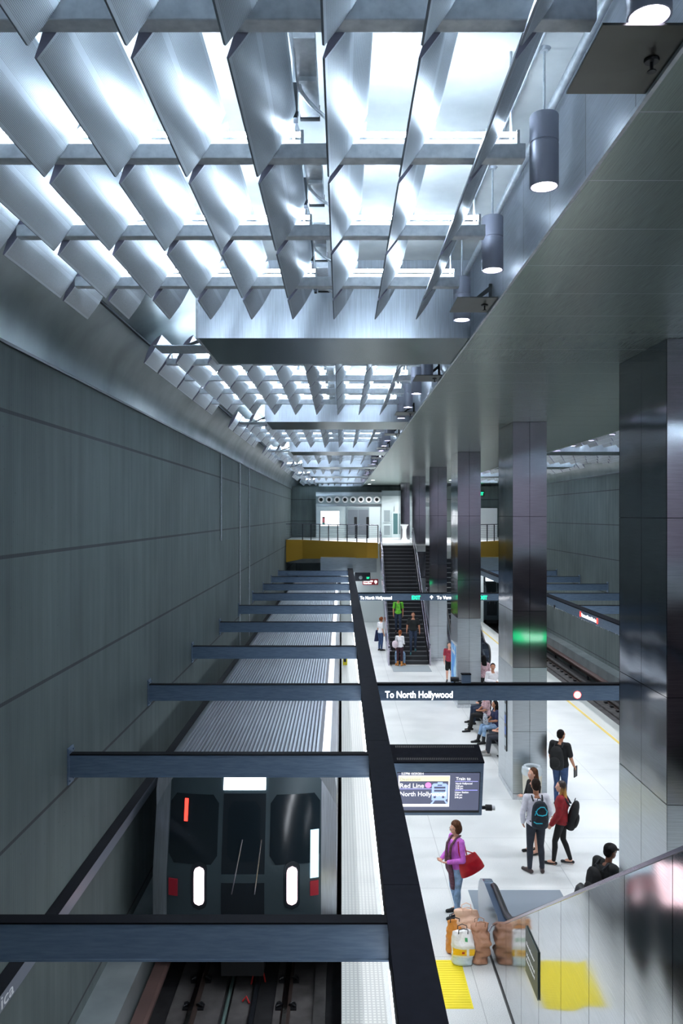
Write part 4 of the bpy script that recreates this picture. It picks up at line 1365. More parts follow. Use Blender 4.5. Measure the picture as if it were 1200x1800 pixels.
# ================================================================== platform furniture
t = thing('litter_bin', 'cream round litter bin with pale ring lid in front of the second column', 'litter bin', (4.43, 18.78, 0))
plain('bin_cream', (214, 208, 190), 0.5); plain('bin_lid', (214, 224, 230), 0.25, 0.3)
MB().lathe((0, 0, 0), [(0, 0.0), (0.185, 0.0), (0.20, 0.05), (0.225, 0.80), (0.215, 0.80), (0.19, 0.10), (0, 0.10)], 32).build('body', 'bin_cream', t, smooth='auto')
MB().lathe((0, 0, 0), [(0.235, 0.78), (0.245, 0.84), (0.23, 0.93), (0.19, 0.97), (0.14, 0.955), (0.13, 0.92), (0.15, 0.85), (0.21, 0.80), (0.235, 0.78)], 32).build('ring_lid', 'bin_lid', t, smooth='auto')
t = thing('platform_bench', 'dark backless bench between the second and third columns', 'bench', (4.62, 22.3, 0))
MB().box(-0.27, 0.27, 0, 4.9, 0.37, 0.43).build('seat', 'dark_steel', t, bevel=0.012)
for q in (0.4, 1.75, 3.1, 4.4):
    lg = MB(); lg.box(-0.20, 0.20, q, q + 0.06, 0, 0.37); lg.box(-0.24, 0.24, q - 0.05, q + 0.11, 0, 0.02)
    lg.build('leg', 'dark_steel', t)
# poster on the third column, map on the second
t = thing('blue_poster', 'blue poster panel on the side of the third column', 'poster', (4.075, 28.6, 0.55))
m_ = NT('poster_blue'); _p, _x = m_.geo()
n_ = m_.noise(m_.mapped(_p, (1, 1.2, 1.2)), 1.6, 2)
m_.l(m_.ramp(n_, lin((60, 140, 214)), lin((170, 216, 240)), 0.42, 0.62), m_.b.inputs['Base Color']); MATS['poster_blue'] = m_.m
MB().box(-0.02, 0.008, 0, 1.30, -0.03, 1.62).build('frame', 'galvanised', t)
MB().box(-0.024, -0.02, 0.04, 1.26, 0.0, 1.58).build('sheet', 'poster_blue', t)
text('lettering', 'Metro', 0.8, 0.16, 'letters_white', t, (-0.026, 1.05, 1.25), face_rot('+x'), bold=0.02)
t = thing('column_notice', 'narrow vertical sign with blue squares on the side of the second column', 'notice', (4.078, 19.95, 0.95))
MB().box(-0.012, 0.006, 0, 0.22, 0, 1.55).build('plate', 'dark_steel', t, bevel=0.01)
plain('notice_blue', (60, 96, 170), 0.5)
for i in range(5):
    MB().box(-0.015, -0.012, 0.03, 0.19, 0.12 + i * 0.28, 0.32 + i * 0.28).build('blue_square', 'notice_blue' if i in (1, 2, 4) else 'letters_grey', t)

# ================================================================== people
def capsule(bm, p0, p1, r0, r1, seg=12):
    """closed tapered capsule as its own island"""
    p0 = Vector(p0); p1 = Vector(p1)
    d = p1 - p0
    L = d.length
    if L < 1e-6: d = Vector((0, 0, 1)); L = 1e-6
    d = d.normalized()
    a = Vector((0, 0, 1)) if abs(d.z) < 0.9 else Vector((1, 0, 0))
    x = d.cross(a).normalized(); y = d.cross(x)
    rings = []
    for i in range(1, 4):
        t = math.pi / 2 * i / 4
        rings.append((p0 - d * r0 * math.cos(t), r0 * math.sin(t)))
    rings.append((p0, r0)); rings.append((p1, r1))
    for i in range(3, 0, -1):
        t = math.pi / 2 * i / 4
        rings.append((p1 + d * r1 * math.cos(t), r1 * math.sin(t)))
    loft_raw(bm, [(c, x * r, y * r) for c, r in rings], p0 - d * r0, p1 + d * r1, seg)
def loft_raw(bm, rings, start, end, seg=16):
    V = []
    for c, X, Y in rings:
        V.append([bm.verts.new(c + X * math.cos(2 * math.pi * k / seg) + Y * math.sin(2 * math.pi * k / seg)) for k in range(seg)])
    for a, b in zip(V[:-1], V[1:]):
        for k in range(seg):
            bm.faces.new((a[k], b[k], b[(k + 1) % seg], a[(k + 1) % seg]))
    s = bm.verts.new(start); e = bm.verts.new(end)
    for k in range(seg):
        bm.faces.new((V[0][(k + 1) % seg], s, V[0][k]))
        bm.faces.new((V[-1][k], e, V[-1][(k + 1) % seg]))
def loft(bm, rings, seg=20):
    """rings: (center, X vector, Y vector); ends are closed with a slight dome"""
    c0, X0, Y0 = rings[0]; c1, X1, Y1 = rings[-1]
    loft_raw(bm, rings, c0 + (c0 - rings[1][0]).normalized() * min(X0.length, Y0.length) * 0.3, c1 + (c1 - rings[-2][0]).normalized() * min(X1.length, Y1.length) * 0.3, seg)
def ellip(bm, c, r, rot=None, seg=14):
    c = Vector(c); rings = []
    Rm = rot or Matrix.Identity(3)
    X = Rm @ Vector((1, 0, 0)); Y = Rm @ Vector((0, 1, 0)); Z = Rm @ Vector((0, 0, 1))
    n = 9
    for i in range(1, n):
        t = math.pi * i / n
        rings.append((c - Z * r[2] * math.cos(t), X * r[0] * math.sin(t), Y * r[1] * math.sin(t)))
    loft_raw(bm, rings, c - Z * r[2], c + Z * r[2], seg)
def fuse(bm, name, mat, parent, voxel, smooth_it=4, loc=None, keep=None):
    bmesh.ops.recalc_face_normals(bm, faces=bm.faces)
    me = bpy.data.meshes.new(name + '_raw'); bm.to_mesh(me); bm.free()
    o = bpy.data.objects.new(name + '_raw', me); COL.objects.link(o)
    r = o.modifiers.new('r', 'REMESH'); r.mode = 'VOXEL'; r.voxel_size = voxel; r.use_smooth_shade = True
    if smooth_it:
        q = o.modifiers.new('s', 'SMOOTH'); q.factor = 0.5; q.iterations = smooth_it
    m2 = eval_mesh(o, name)
    bpy.data.objects.remove(o); bpy.data.meshes.remove(me)
    m2.name = name
    m2.materials.clear(); m2.materials.append(M(mat) if isinstance(mat, str) else mat)
    m2.polygons.foreach_set('use_smooth', [True] * len(m2.polygons))
    ob = bpy.data.objects.new(name, m2); COL.objects.link(ob); ob.parent = parent
    return ob
def cloth_mat(name, rgb, rough=0.8, var=0.82, scale=14, jeans=False):
    if name in MATS: return MATS[name]
    t = NT(name)
    tc = t.n('ShaderNodeTexCoord')
    n = t.noise(tc.outputs['Object'], scale, 3)
    t.l(t.ramp(n, lin(tuple(v * var for v in rgb)), lin(rgb), 0.35, 0.65), t.b.inputs['Base Color'])
    t.b.inputs['Roughness'].default_value = rough
    w = t.noise(t.mapped(tc.outputs['Object'], (1, 1, 0.6)), 16, 2)
    t.bump(w, 0.6, 0.012)
    MATS[name] = t.m
    return t.m
def skin_mat(name, rgb):
    if name not in MATS:
        t = NT(name); t.b.inputs['Base Color'].default_value = lin(rgb); t.b.inputs['Roughness'].default_value = 0.5
        t.b.inputs['Subsurface Weight'].default_value = 0.05
        MATS[name] = t.m
    return MATS[name]
skin_mat('skin_fair', (226, 172, 146)); skin_mat('skin_tan', (186, 128, 98)); skin_mat('skin_brown', (120, 78, 58))
HAIRS = {'hair_brown': (92, 60, 40), 'hair_black': (18, 16, 16), 'hair_darkbrown': (44, 32, 26), 'hair_auburn': (140, 78, 42), 'hair_grey': (70, 66, 64)}
for k_, v_ in HAIRS.items():
    t_ = NT(k_); tc_ = t_.n('ShaderNodeTexCoord')
    n_ = t_.noise(t_.mapped(tc_.outputs['Object'], (60, 60, 8)), 1.0, 3)
    t_.l(t_.ramp(n_, lin(tuple(q * 0.6 for q in v_)), lin(tuple(min(255, q * 1.25) for q in v_)), 0.35, 0.7), t_.b.inputs['Base Color'])
    t_.b.inputs['Roughness'].default_value = 0.62; t_.b.inputs['Specular IOR Level'].default_value = 0.15; t_.bump(n_, 0.5, 0.006); MATS[k_] = t_.m
# ombre hair: dark crown, golden ends
t_ = NT('hair_ombre'); _p, _x = t_.geo()
oz = t_.math('SUBTRACT', _x[2], 1.43); n_ = t_.noise(t_.mapped(_p, (50, 50, 10)), 1.0, 2)
f_ = t_.math('ADD', t_.math('MULTIPLY', oz, 5.0), t_.math('MULTIPLY', n_, 0.9))
t_.l(t_.ramp(f_, lin((206, 150, 70)), lin((46, 32, 26)), 0.2, 0.95), t_.b.inputs['Base Color']); t_.b.inputs['Roughness'].default_value = 0.45; MATS['hair_ombre'] = t_.m
plain('eye_white', (235, 232, 228), 0.3); plain('eye_dark', (24, 18, 16), 0.3)

POSE = dict(pelvis=(0, 0, .53), neck=(0, -0.005, .825), head=(0, .012, .925),
            shl=(-.105, -.005, .805), shr=(.105, -.005, .805), ell=(-.130, -.015, .635), elr=(.130, -.015, .635),
            wrl=(-.128, .03, .49), wrr=(.128, .03, .49),
            hil=(-.05, 0, .52), hir=(.05, 0, .52), knl=(-.055, .012, .285), knr=(.055, .012, .285),
            anl=(-.055, -.012, .042), anr=(.055, -.012, .042), tol=(-.068, .095, .014), tor=(.068, .095, .014))

def person(name, label, h, loc, rz, skin, top, bottom, shoe, hair, pose=None, sleeve='long', legs='long', hairstyle='short',
           build=1.0, voxel=0.009, head_yaw=0.0, head_pitch=0.0, hem=0.0, loose=0.0, shoes='shoe', coat=None, curl=0.6, female=False, grip=(0.6, 0.6)):
    P = dict(POSE)
    if female:
        P['shl'] = (-.095, -.005, .80); P['shr'] = (.095, -.005, .80); P['ell'] = (-.118, -.015, .635); P['elr'] = (.118, -.015, .635)
        P['wrl'] = (-.122, .03, .49); P['wrr'] = (.122, .03, .49)
    if pose: P.update(pose)
    P = {k: Vector(v) * h for k, v in P.items()}
    t = thing(name, label, 'person', loc, rz)
    bm = bmesh.new()
    pel, nek = P['pelvis'], P['neck']
    spine = nek - pel
    sd = spine.normalized()
    hx = (P['hir'] - P['hil']).normalized(); shx = (P['shr'] - P['shl']).normalized()
    def torso(bm, inf, lo=-0.14, hi=1.04, stops=None):
        tab = [(-.14, .055, .05), (-.06, .088, .064), (.06, .097, .068), (.25, .083, .058), (.42, .083, .056), (.62, .094, .064), (.80, .100, .060), (.92, .080, .048), (1.0, .042, .036), (1.06, .032, .032)]
        if female: tab = [(-.14, .055, .05), (-.06, .092, .066), (.06, .102, .070), (.25, .080, .056), (.42, .076, .053), (.62, .086, .068), (.80, .090, .056), (.92, .072, .045), (1.0, .036, .034), (1.06, .029, .029)]
        rg = []
        for u, rx, ry in tab:
            if u < lo - 1e-6 or u > hi + 1e-6: continue
            ax = hx.lerp(shx, max(0, min(1, u))).normalized()
            fy = sd.cross(ax).normalized() * 1
            c = pel + spine * u
            rg.append((c, ax * (rx * h * build + inf), fy * (ry * h * build + inf)))
        loft(bm, rg)
    torso(bm, 0.0)
    # neck, head
    hd = P['head']
    capsule(bm, nek - sd * 0.02 * h, hd - Vector((0, 0.01, 0.03)) * h, .030 * h, .030 * h)
    HR = Matrix.Rotation(head_yaw, 3, 'Z') @ Matrix.Rotation(head_pitch, 3, 'X')
    def H(x, y, z): return hd + HR @ (Vector((x, y, z)) * h)
    ellip(bm, H(0, -.006, .012), (.0445 * h, .056 * h, .056 * h), HR)
    ellip(bm, H(0, .010, -.020), (.037 * h, .043 * h, .046 * h), HR)
    ellip(bm, H(0, .030, -.047), (.020 * h, .016 * h, .014 * h), HR)      # chin
    capsule(bm, H(0, .050, .008), H(0, .060, -.012), .0045 * h, .0075 * h, 8)  # nose
    capsule(bm, H(-.010, .048, -.030), H(.010, .048, -.030), .0052 * h, .0052 * h, 8)  # lips
    for q in (-1, 1):
        ellip(bm, H(q * .045, -.004, -.006), (.006 * h, .012 * h, .018 * h), HR)   # ears
        ellip(bm, H(q * .018, .042, .010), (.014 * h, .010 * h, .006 * h), HR)      # brow
    # arms
    def limb(bm, a, b, r0, r1, inf=0.0, bulge=0.0):
        m_ = (a * 0.65 + b * 0.35)
        capsule(bm, a, m_, r0 + inf, (r0 * 0.55 + r1 * 0.45) + inf + bulge)
        capsule(bm, m_, b, (r0 * 0.55 + r1 * 0.45) + inf + bulge, r1 + inf)
    B_ = build
    def arm(bm, s, inf, part):
        sh, el, wr = P['sh' + s], P['el' + s], P['wr' + s]
        capsule(bm, nek.lerp(sh, .35) - sd * .02 * h, sh, .034 * h + inf, .030 * h * B_ + inf)
        if part == 'short': limb(bm, sh, sh.lerp(el, .72), .030 * h * B_, .027 * h * B_, inf + .004)
        else: limb(bm, sh, el, .029 * h * B_, .023 * h * B_, inf)
        if part == 'long': limb(bm, el, el.lerp(wr, .94), .022 * h * B_, .0165 * h, inf + .002, .001 * h)
        if part == 'body': limb(bm, el, wr, .022 * h * B_, .0145 * h, 0, .002 * h)
    for s in 'lr': arm(bm, s, 0.0, 'body')
    # hands
    for s, q in (('l', -1), ('r', 1)):
        el, wr = P['el' + s], P['wr' + s]
        d = (wr - el).normalized()
        side = Vector((0, 1, 0)) - d * d.y
        if side.length < 0.3: side = Vector((0, 0, 1)) - d * d.z
        side = side.normalized()                 # towards the thumb
        nrm = d.cross(side).normalized() * (1 if q > 0 else -1)   # palm normal, towards the body
        if nrm.x * q > 0: nrm = -nrm
        kz = .040 * h
        loft(bm, [(wr + d * kz * u, side * w_ * h, nrm * th * h) for u, w_, th in ((-.1, .014, .011), (.3, .019, .010), (.7, .024, .009), (1.05, .024, .008))], 12)
        g = grip[0 if s == 'l' else 1]
        for fi, (off, ln) in enumerate(((.0175, .040), (.006, .045), (-.006, .042), (-.0175, .034))):
            p = wr + d * kz * 1.0 + side * off * h
            dir_ = (d + side * off * 2).normalized()
            for seg_, (fr_, rr) in enumerate(((.45, .0056), (.30, .0051), (.25, .0046))):
                ang = g * (0.45 + 0.5 * seg_)
                dd = (dir_ * math.cos(ang) + nrm * math.sin(ang)).normalized()
                p2 = p + dd * ln * fr_ * h
                capsule(bm, p, p2, rr * h, (rr - .0004) * h, 8)
                p = p2
        p = wr + d * .010 * h + side * .014 * h
        p2 = p + (d * .65 + side * .75 + nrm * .25).normalized() * .024 * h
        capsule(bm, p, p2, .0075 * h, .0062 * h, 8)
        capsule(bm, p2, p2 + (d * .95 + side * .2 + nrm * .4).normalized() * .020 * h, .0060 * h, .0050 * h, 8)
    # legs, feet
    def leg(bm, s, inf, part):
        hi, kn, an, to = P['hi' + s], P['kn' + s], P['an' + s], P['to' + s]
        capsule(bm, hi, hi.lerp(kn, .5), .052 * h * B_ + inf, .043 * h * B_ + inf)
        if part == 'shorts':
            capsule(bm, hi.lerp(kn, .5), hi.lerp(kn, .86), .043 * h * B_ + inf + .008, .038 * h + inf + .014); return
        capsule(bm, hi.lerp(kn, .5), kn, .043 * h * B_ + inf, .032 * h + inf)
        back = (kn - an).cross((P['hir'] - P['hil'])).normalized()
        mid = kn.lerp(an, .3) + back * (-.006 * h if back.y > 0 else .006 * h)
        capsule(bm, kn, mid, .031 * h + inf, .032 * h + inf)
        capsule(bm, mid, an + (kn - an) * (.06 if part != 'body' else 0), .032 * h + inf, (.019 if part == 'body' else .022) * h + inf)
    for s in 'lr':
        leg(bm, s, 0.0, 'body')
        an, to = P['an' + s], P['to' + s]
        heel = an + (an - to).normalized() * .022 * h; heel.z = an.z - .022 * h
        capsule(bm, heel, to, .019 * h, .015 * h)
        capsule(bm, an, an.lerp(to, .55) + Vector((0, 0, .002 * h)), .021 * h, .017 * h)
    body = fuse(bm, 'body', skin, t, voxel * 0.8 if voxel < .01 else voxel, 2)
    # clothes
    c = bmesh.new()
    inf = .010 + loose
    torso(c, inf, -0.06 - hem, .95)
    # close the hem a little lower at the front and back
    for s in 'lr': arm(c, s, inf * 0.8, sleeve if sleeve in ('long', 'short') else 'short')
    fuse(c, 'shirt', top, t, voxel, 3)
    c = bmesh.new()
    torso(c, .006, -0.14, .10)
    for s in 'lr': leg(c, s, .007 if legs != 'tight' else .004, legs if legs == 'shorts' else 'long')
    fuse(c, 'shorts' if legs == 'shorts' else 'trousers', bottom, t, voxel, 3)
    for s in 'lr':
        c = bmesh.new()
        an, to = P['an' + s], P['to' + s]
        d = (to - an); d.z = 0 if abs(d.z) < .06 * h else d.z; d = d.normalized()
        z0 = to.z
        heel = an - d * .026 * h + Vector((0, 0, -.020 * h))
        if shoes == 'flat':
            capsule(c, heel, to + d * .006, .0195 * h, .018 * h); 
        elif shoes == 'boot':
            capsule(c, heel, to + d * .01, .026 * h, .022 * h); capsule(c, an, an.lerp(P['kn' + s], .35), .028 * h, .034 * h)
            capsule(c, an, an.lerp(to, .6), .026 * h, .020 * h)
        else:
            capsule(c, heel, to + d * .01, .0235 * h, .021 * h); capsule(c, an - Vector((0, 0, .004 * h)), an.lerp(to, .6), .024 * h, .019 * h)
        # flatten the sole
        for v in c.verts:
            lowz = to.z - .014 * h
            if abs(an.z - .042 * h) < .02 * h and v.co.z < lowz: v.co.z = lowz
        fuse(c, 'boot' if shoes == 'boot' else 'shoe', shoe, t, min(voxel, .008), 2)
    # hair
    if hairstyle != 'none':
        c = bmesh.new()
        ellip(c, H(0, -.014, .022), (.0500 * h, .0560 * h, .0540 * h), HR)
        if hairstyle in ('short', 'cap'):
            ellip(c, H(0, -.030, -.004), (.0470 * h, .036 * h, .046 * h), HR)
        if hairstyle == 'bob':
            ellip(c, H(0, -.024, -.006), (.062 * h, .052 * h, .066 * h), HR)
            ellip(c, H(0, -.012, .034), (.056 * h, .056 * h, .048 * h), HR)
        if hairstyle in ('long', 'ponytail'):
            ellip(c, H(0, -.030, -.004), (.050 * h, .040 * h, .052 * h), HR)
        if hairstyle == 'long':
            loft(c, [(H(0, -.030, .02), HR @ Vector((.048 * h, 0, 0)), HR @ Vector((0, .035 * h, 0))),
                     (H(0, -.040, -.05), HR @ Vector((.056 * h, 0, 0)), HR @ Vector((0, .030 * h, 0))),
                     (H(0, -.050, -.11), HR @ Vector((.060 * h, 0, 0)), HR @ Vector((0, .026 * h, 0))),
                     (H(0.004, -.056, -.165), HR @ Vector((.050 * h, 0, 0)), HR @ Vector((0, .020 * h, 0))),
                     (H(0.004, -.056, -.205), HR @ Vector((.030 * h, 0, 0)), HR @ Vector((0, .012 * h, 0)))])
            for q in (-1, 1):
                capsule(c, H(q * .040, -.010, .0), H(q * .046, .004, -.09), .014 * h, .010 * h)
        if hairstyle == 'ponytail':
            ellip(c, H(0, -.075, .030), (.020 * h, .022 * h, .020 * h), HR); capsule(c, H(0, -.085, .03), H(0, -.085, -.04), .016 * h, .010 * h)
        # keep the face clear
        for v in c.verts:
            q = HR.inverted() @ ((v.co - hd) / h)
            if q.y > .022 and q.z < .040: v.co = hd + HR @ (Vector((q.x, .022 + (q.y - .022) * .05, q.z)) * h)
        fuse(c, 'hair', hair, t, .008 if voxel < .01 else .011, 2)
    e = MB()
    for q in (-1, 1):
        e.ball(H(q * .0185, .0465, -.001), .0065 * h, 0, 8, 6); e.ball(H(q * .0185, .0510, -.001), .0036 * h, 1, 8, 6)
    e.build('eyes', ['eye_white', 'eye_dark'], t, smooth=True)
    return t, P, HR

def world_of(t):
    return Matrix.Translation(t.location) @ Matrix.Rotation(t.rotation_euler.z, 4, 'Z')
def backpack(label, t, c, size, mat, trim='pack_trim', tilt=0.0, straps=None, bands=None, name='backpack'):
    """top-level bag worn by person t; c = centre in the wearer's frame"""
    b = thing(name, label, 'bag', tuple(t.location), t.rotation_euler.z)
    c = Vector(c); w, d, hgt = size
    Rm = Matrix.Rotation(tilt, 3, 'X')
    bm = bmesh.new()
    rg = []
    for u, kw, kd in ((-1, .80, .80), (-.85, .96, .96), (-.4, 1.0, 1.0), (.2, .96, .92), (.65, .84, .76), (.9, .60, .55), (1.0, .38, .36)):
        rg.append((c + Rm @ Vector((0, 0, u * hgt / 2)), Rm @ Vector((w / 2 * kw, 0, 0)), Rm @ Vector((0, d / 2 * kd, 0))))
    loft(bm, rg, 20)
    fuse(bm, 'bag_body', mat, b, .010, 3)
    bm = bmesh.new()
    ellip(bm, c + Rm @ Vector((0, -d * .42, -hgt * .17)), (w * .38, d * .26, hgt * .26), Rm)
    fuse(bm, 'front_pocket', mat, b, .009, 3)
    sm = MB()
    for s in straps or ():
        s_ = MB(); s_.tube(s, .016, 6); s_.build('shoulder_strap', trim, b, smooth='auto')
    for pts in bands or ():
        s_ = MB(); s_.tube([c + Rm @ Vector(p) for p in pts], .010, 6); s_.build('piping_band', 'pack_teal', b, smooth='auto')
    hd = MB(); hd.tube([c + Rm @ Vector(p) for p in ((-.04, d * .2, hgt * .5), (-.03, d * .2, hgt * .5 + .04), (.03, d * .2, hgt * .5 + .04), (.04, d * .2, hgt * .5))], .008, 6)
    hd.build('handle', trim, b, smooth='auto')
    return b
cloth_mat('pack_black', (22, 24, 26)); cloth_mat('pack_navy', (34, 44, 54)); plain('pack_trim', (26, 32, 38), 0.7); plain('pack_teal', (24, 176, 196), 0.6)
cloth_mat('magenta_knit', (222, 118, 228), 0.8, 0.88); cloth_mat('jeans_light', (156, 190, 226), 0.85, 0.8); cloth_mat('jeans_blue', (58, 84, 128)); cloth_mat('jeans_dark', (42, 58, 82))
cloth_mat('shirt_white', (244, 243, 252), 0.7, 0.93); cloth_mat('trousers_charcoal', (44, 50, 62)); cloth_mat('black_cloth', (17, 17, 20)); cloth_mat('black_tights', (14, 14, 16))
cloth_mat('red_jacket', (150, 26, 34)); cloth_mat('black_green', (20, 26, 26)); cloth_mat('green_tee', (120, 216, 60)); cloth_mat('navy_top', (36, 44, 84)); cloth_mat('floral_top', (220, 180, 186), 0.8, 0.7, 30)
cloth_mat('red_top', (176, 52, 72)); cloth_mat('white_top', (238, 238, 240), 0.7, 0.94); cloth_mat('maroon_cloth', (60, 26, 40)); cloth_mat('scarf_mauve', (122, 82, 98), 0.85, 0.7, 30)
plain('shoe_black', (18, 20, 24), 0.4); plain('shoe_brown', (52, 38, 38), 0.35); plain('boot_tan', (196, 130, 64), 0.6); plain('shoe_grey', (150, 150, 146), 0.6); plain('shoe_teal', (30, 90, 96), 0.6)
mottled('red_leather', (168, 16, 32), (196, 26, 40), 8, 0.35)
plain('glasses', (70, 66, 70), 0.3)

# --- woman in purple with scarf
t, P, HR = person('person', 'woman in purple top, mauve scarf and pale jeans beside shopping bags', 1.60, (1.95, 13.74, 0), R(112), 'skin_fair', 'magenta_knit', 'jeans_light', 'shoe_black', 'hair_brown',
    dict(wrl=(-.055, .135, .60), ell=(-.150, .005, .63), wrr=(.05, .15, .60), elr=(.130, .03, .63), knl=(-.058, .02, .285), anr=(.062, -.05, .042), tor=(.08, .055, .014), anl=(-.06, .03, .042), tol=(-.07, .135, .014)),
    female=True, hairstyle='bob', build=1.10, voxel=.008, head_yaw=R(-8), hem=.06, head_pitch=R(-4), grip=(.9, 1.0))
h = 1.60
s_ = bmesh.new()
def flat(bm, pts, w, th, seg=12):
    rg = []
    pts = [Vector(p) * h for p in pts]
    for i, p in enumerate(pts):
        d = (pts[min(i + 1, len(pts) - 1)] - pts[max(i - 1, 0)]).normalized()
        x = Vector((1, 0, 0)) - d * d.x; x.normalize(); y = d.cross(x)
        ww = w[i] if isinstance(w, (list, tuple)) else w
        rg.append((p, x * ww, y * (th[i] if isinstance(th, list) else th)))
    loft(bm, rg, seg)
flat(s_, [(.02, .058, .44), (.03, .085, .50), (.03, .100, .58), (.036, .098, .68), (.044, .085, .76), (.046, .03, .83), (.03, -.035, .845), (0, -.05, .845), (-.03, -.035, .845), (-.046, .03, .83), (-.04, .085, .76), (-.034, .098, .68), (-.03, .100, .58), (-.035, .085, .48), (-.035, .065, .37), (-.03, .055, .30)], [.045, .045, .042, .030, .028, .022, .022, .022, .022, .022, .028, .030, .045, .055, .060, .052], [.030, .036, .034, .024, .018, .014, .014, .014, .014, .014, .018, .026, .036, .044, .046, .040])
fuse(s_, 'scarf', 'scarf_mauve', t, .009, 2)
gl = MB()
for q in (-1, 1):
    gl.tube([P['head'] + HR @ (Vector((q * .0185 + .013 * math.cos(a), .056, -.001 + .010 * math.sin(a))) * h) for a in [i * math.pi / 6 for i in range(13)]], .0016, 5)
    gl.tube([P['head'] + HR @ (Vector(v) * h) for v in ((q * .032, .054, .001), (q * .046, .02, .001), (q * .047, -.004, .003))], .0016, 5)
gl.build('eyeglasses', 'glasses', t)
hb = thing('handbag', 'large red leather handbag on the shoulder of the woman in purple', 'bag', tuple(t.location), t.rotation_euler.z)
bm = bmesh.new(); c0 = Vector((-.235, -.13, .93))
Rb = Matrix.Rotation(R(82), 3, 'Z') @ Matrix.Rotation(R(22), 3, 'Y')
rg = []
for u, kw, kd in ((-1, .86, .7), (-.9, 1.0, 1.0), (-.3, .96, 1.05), (.3, .86, .8), (.8, .76, .35), (1.0, .72, .2)):
    rg.append((c0 + Rb @ Vector((0, 0, u * .16)), Rb @ Vector((.225 * kw, 0, 0)), Rb @ Vector((0, .075 * kd, 0))))
loft(bm, rg, 20); fuse(bm, 'bag_body', 'red_leather', hb, .009, 3)
for q in (-.10, .02):
    st_ = MB(); st_.tube([c0 + Rb @ Vector((q - .02, .01, .15)), Vector((-.215, -.06, 1.16)), Vector((-.165, -.02 + q * .2, 1.325)), Vector((-.150, .045 + q * .2, 1.30)), Vector((-.19, .06, 1.14)), c0 + Rb @ Vector((q + .1, .03, .15))], .010, 8)
    st_.build('shoulder_strap', 'red_leather', hb, smooth='auto')

# --- man in white shirt
t, P, HR = person('person', 'man in white shirt and charcoal trousers seen from behind, nearest of the standing group', 1.78, (3.70, 15.38, 0), R(4), 'skin_tan', 'shirt_white', 'trousers_charcoal', 'shoe_brown', 'hair_darkbrown',
    dict(ell=(-.150, -.02, .64), elr=(.150, -.02, .64), wrl=(-.128, .05, .52), wrr=(.128, .06, .53), anl=(-.072, -.01, .042), tol=(-.115, .07, .014), anr=(.065, -.012, .042), tor=(.085, .09, .014), knl=(-.062, .012, .285)), build=1.02, voxel=.008, loose=.008, hem=.05)
backpack('navy backpack with teal piping on the man in white shirt', t, (0.01, -.215, 1.17), (.33, .20, .50), 'pack_navy',
    straps=[[(q * .09, -.13, 1.40), (q * .10, -.05, 1.475), (q * .11, .06, 1.44), (q * .12, .115, 1.30), (q * .15, .06, 1.08), (q * .13, -.10, 1.0)] for q in (-1, 1)],
    bands=[[(-.135, -.06, -.11), (-.10, -.118, -.12), (0.0, -.15, -.11)], [(-.11, -.09, .10), (-.08, -.125, .04), (0, -.150, .03), (.08, -.125, .04), (.11, -.09, .10)], [(-.12, -.08, .02), (-.08, -.10, .13), (-.02, -.10, .175), (.05, -.10, .17), (.10, -.08, .10)]])

# --- dark haired woman behind him
t, P, HR = person('person', 'long-haired woman in black with arms folded, behind the man in white shirt', 1.72, (3.86, 16.25, 0), R(108), 'skin_fair', 'black_cloth', 'black_tights', 'shoe_black', 'hair_brown',
    dict(ell=(-.125, .03, .63), elr=(.125, .03, .63), wrl=(.03, .115, .665), wrr=(-.03, .12, .655)), female=True, hairstyle='long', voxel=.009, legs='shorts', shoes='flat', head_yaw=R(0), grip=(.8, .8), hem=.2)

# --- woman in red jacket
t, P, HR = person('person', 'woman in dark red jacket and black tights walking, long golden-tipped hair', 1.63, (4.28, 15.72, 0), R(66), 'skin_fair', 'red_jacket', 'black_tights', 'shoe_black', 'hair_ombre',
    dict(pelvis=(0, 0, .525), anl=(-.05, .085, .042), tol=(-.055, .195, .016), knl=(-.052, .07, .285), anr=(.05, -.10, .050), tor=(.055, .0, .018), knr=(.052, -.01, .285), wrl=(-.115, .10, .50), ell=(-.125, .01, .635), elr=(.125, -.0, .64), wrr=(.10, .09, .52)),
    female=True, hairstyle='long', voxel=.008, legs='tight', shoes='flat', head_yaw=R(14), loose=.020, hem=.08)
backpack('black backpack hanging low behind the woman in the red jacket', t, (0.04, -.215, .98), (.30, .20, .56), 'pack_black', tilt=R(14),
    straps=[[(q * .08, -.17, 1.18), (q * .085, -.08, 1.32), (q * .09, .0, 1.345), (q * .10, .06, 1.26), (q * .12, .02, 1.05), (q * .10, -.12, .85)] for q in (-1, 1)])

# --- man in black leaning on the second column
t, P, HR = person('person', 'man in black polo and jeans holding a dark book beside the second column', 1.76, (5.13, 18.95, 0), R(-38), 'skin_tan', 'black_cloth', 'jeans_blue', 'shoe_black', 'hair_black',
    dict(wrr=(.150, .115, .50), elr=(.140, .02, .635), pelvis=(0, .0, .53), neck=(0, .015, .825), head=(0, .035, .925)), sleeve='short', build=1.1, voxel=.009, loose=.01, hem=.05, grip=(.6, 1.1), head_yaw=R(-22))
backpack('black backpack on the man in the black polo', t, (0.0, -.21, 1.15), (.34, .24, .52), 'pack_black',
    straps=[[(q * .09, -.13, 1.38), (q * .10, -.04, 1.465), (q * .11, .07, 1.42), (q * .12, .115, 1.28), (q * .15, .06, 1.06), (q * .13, -.10, .98)] for q in (-1, 1)])
bk = thing('tablet_case', 'dark tablet case held by the man in the black polo', 'tablet case', tuple(t.location), t.rotation_euler.z)
wp = P['wrr'] + Vector((.0, .06, -.10))
MB().box(wp.x - .012, wp.x + .012, wp.y - .09, wp.y + .09, wp.z - .14, wp.z + .11).build('cover', 'black_plastic', bk, bevel=.006)

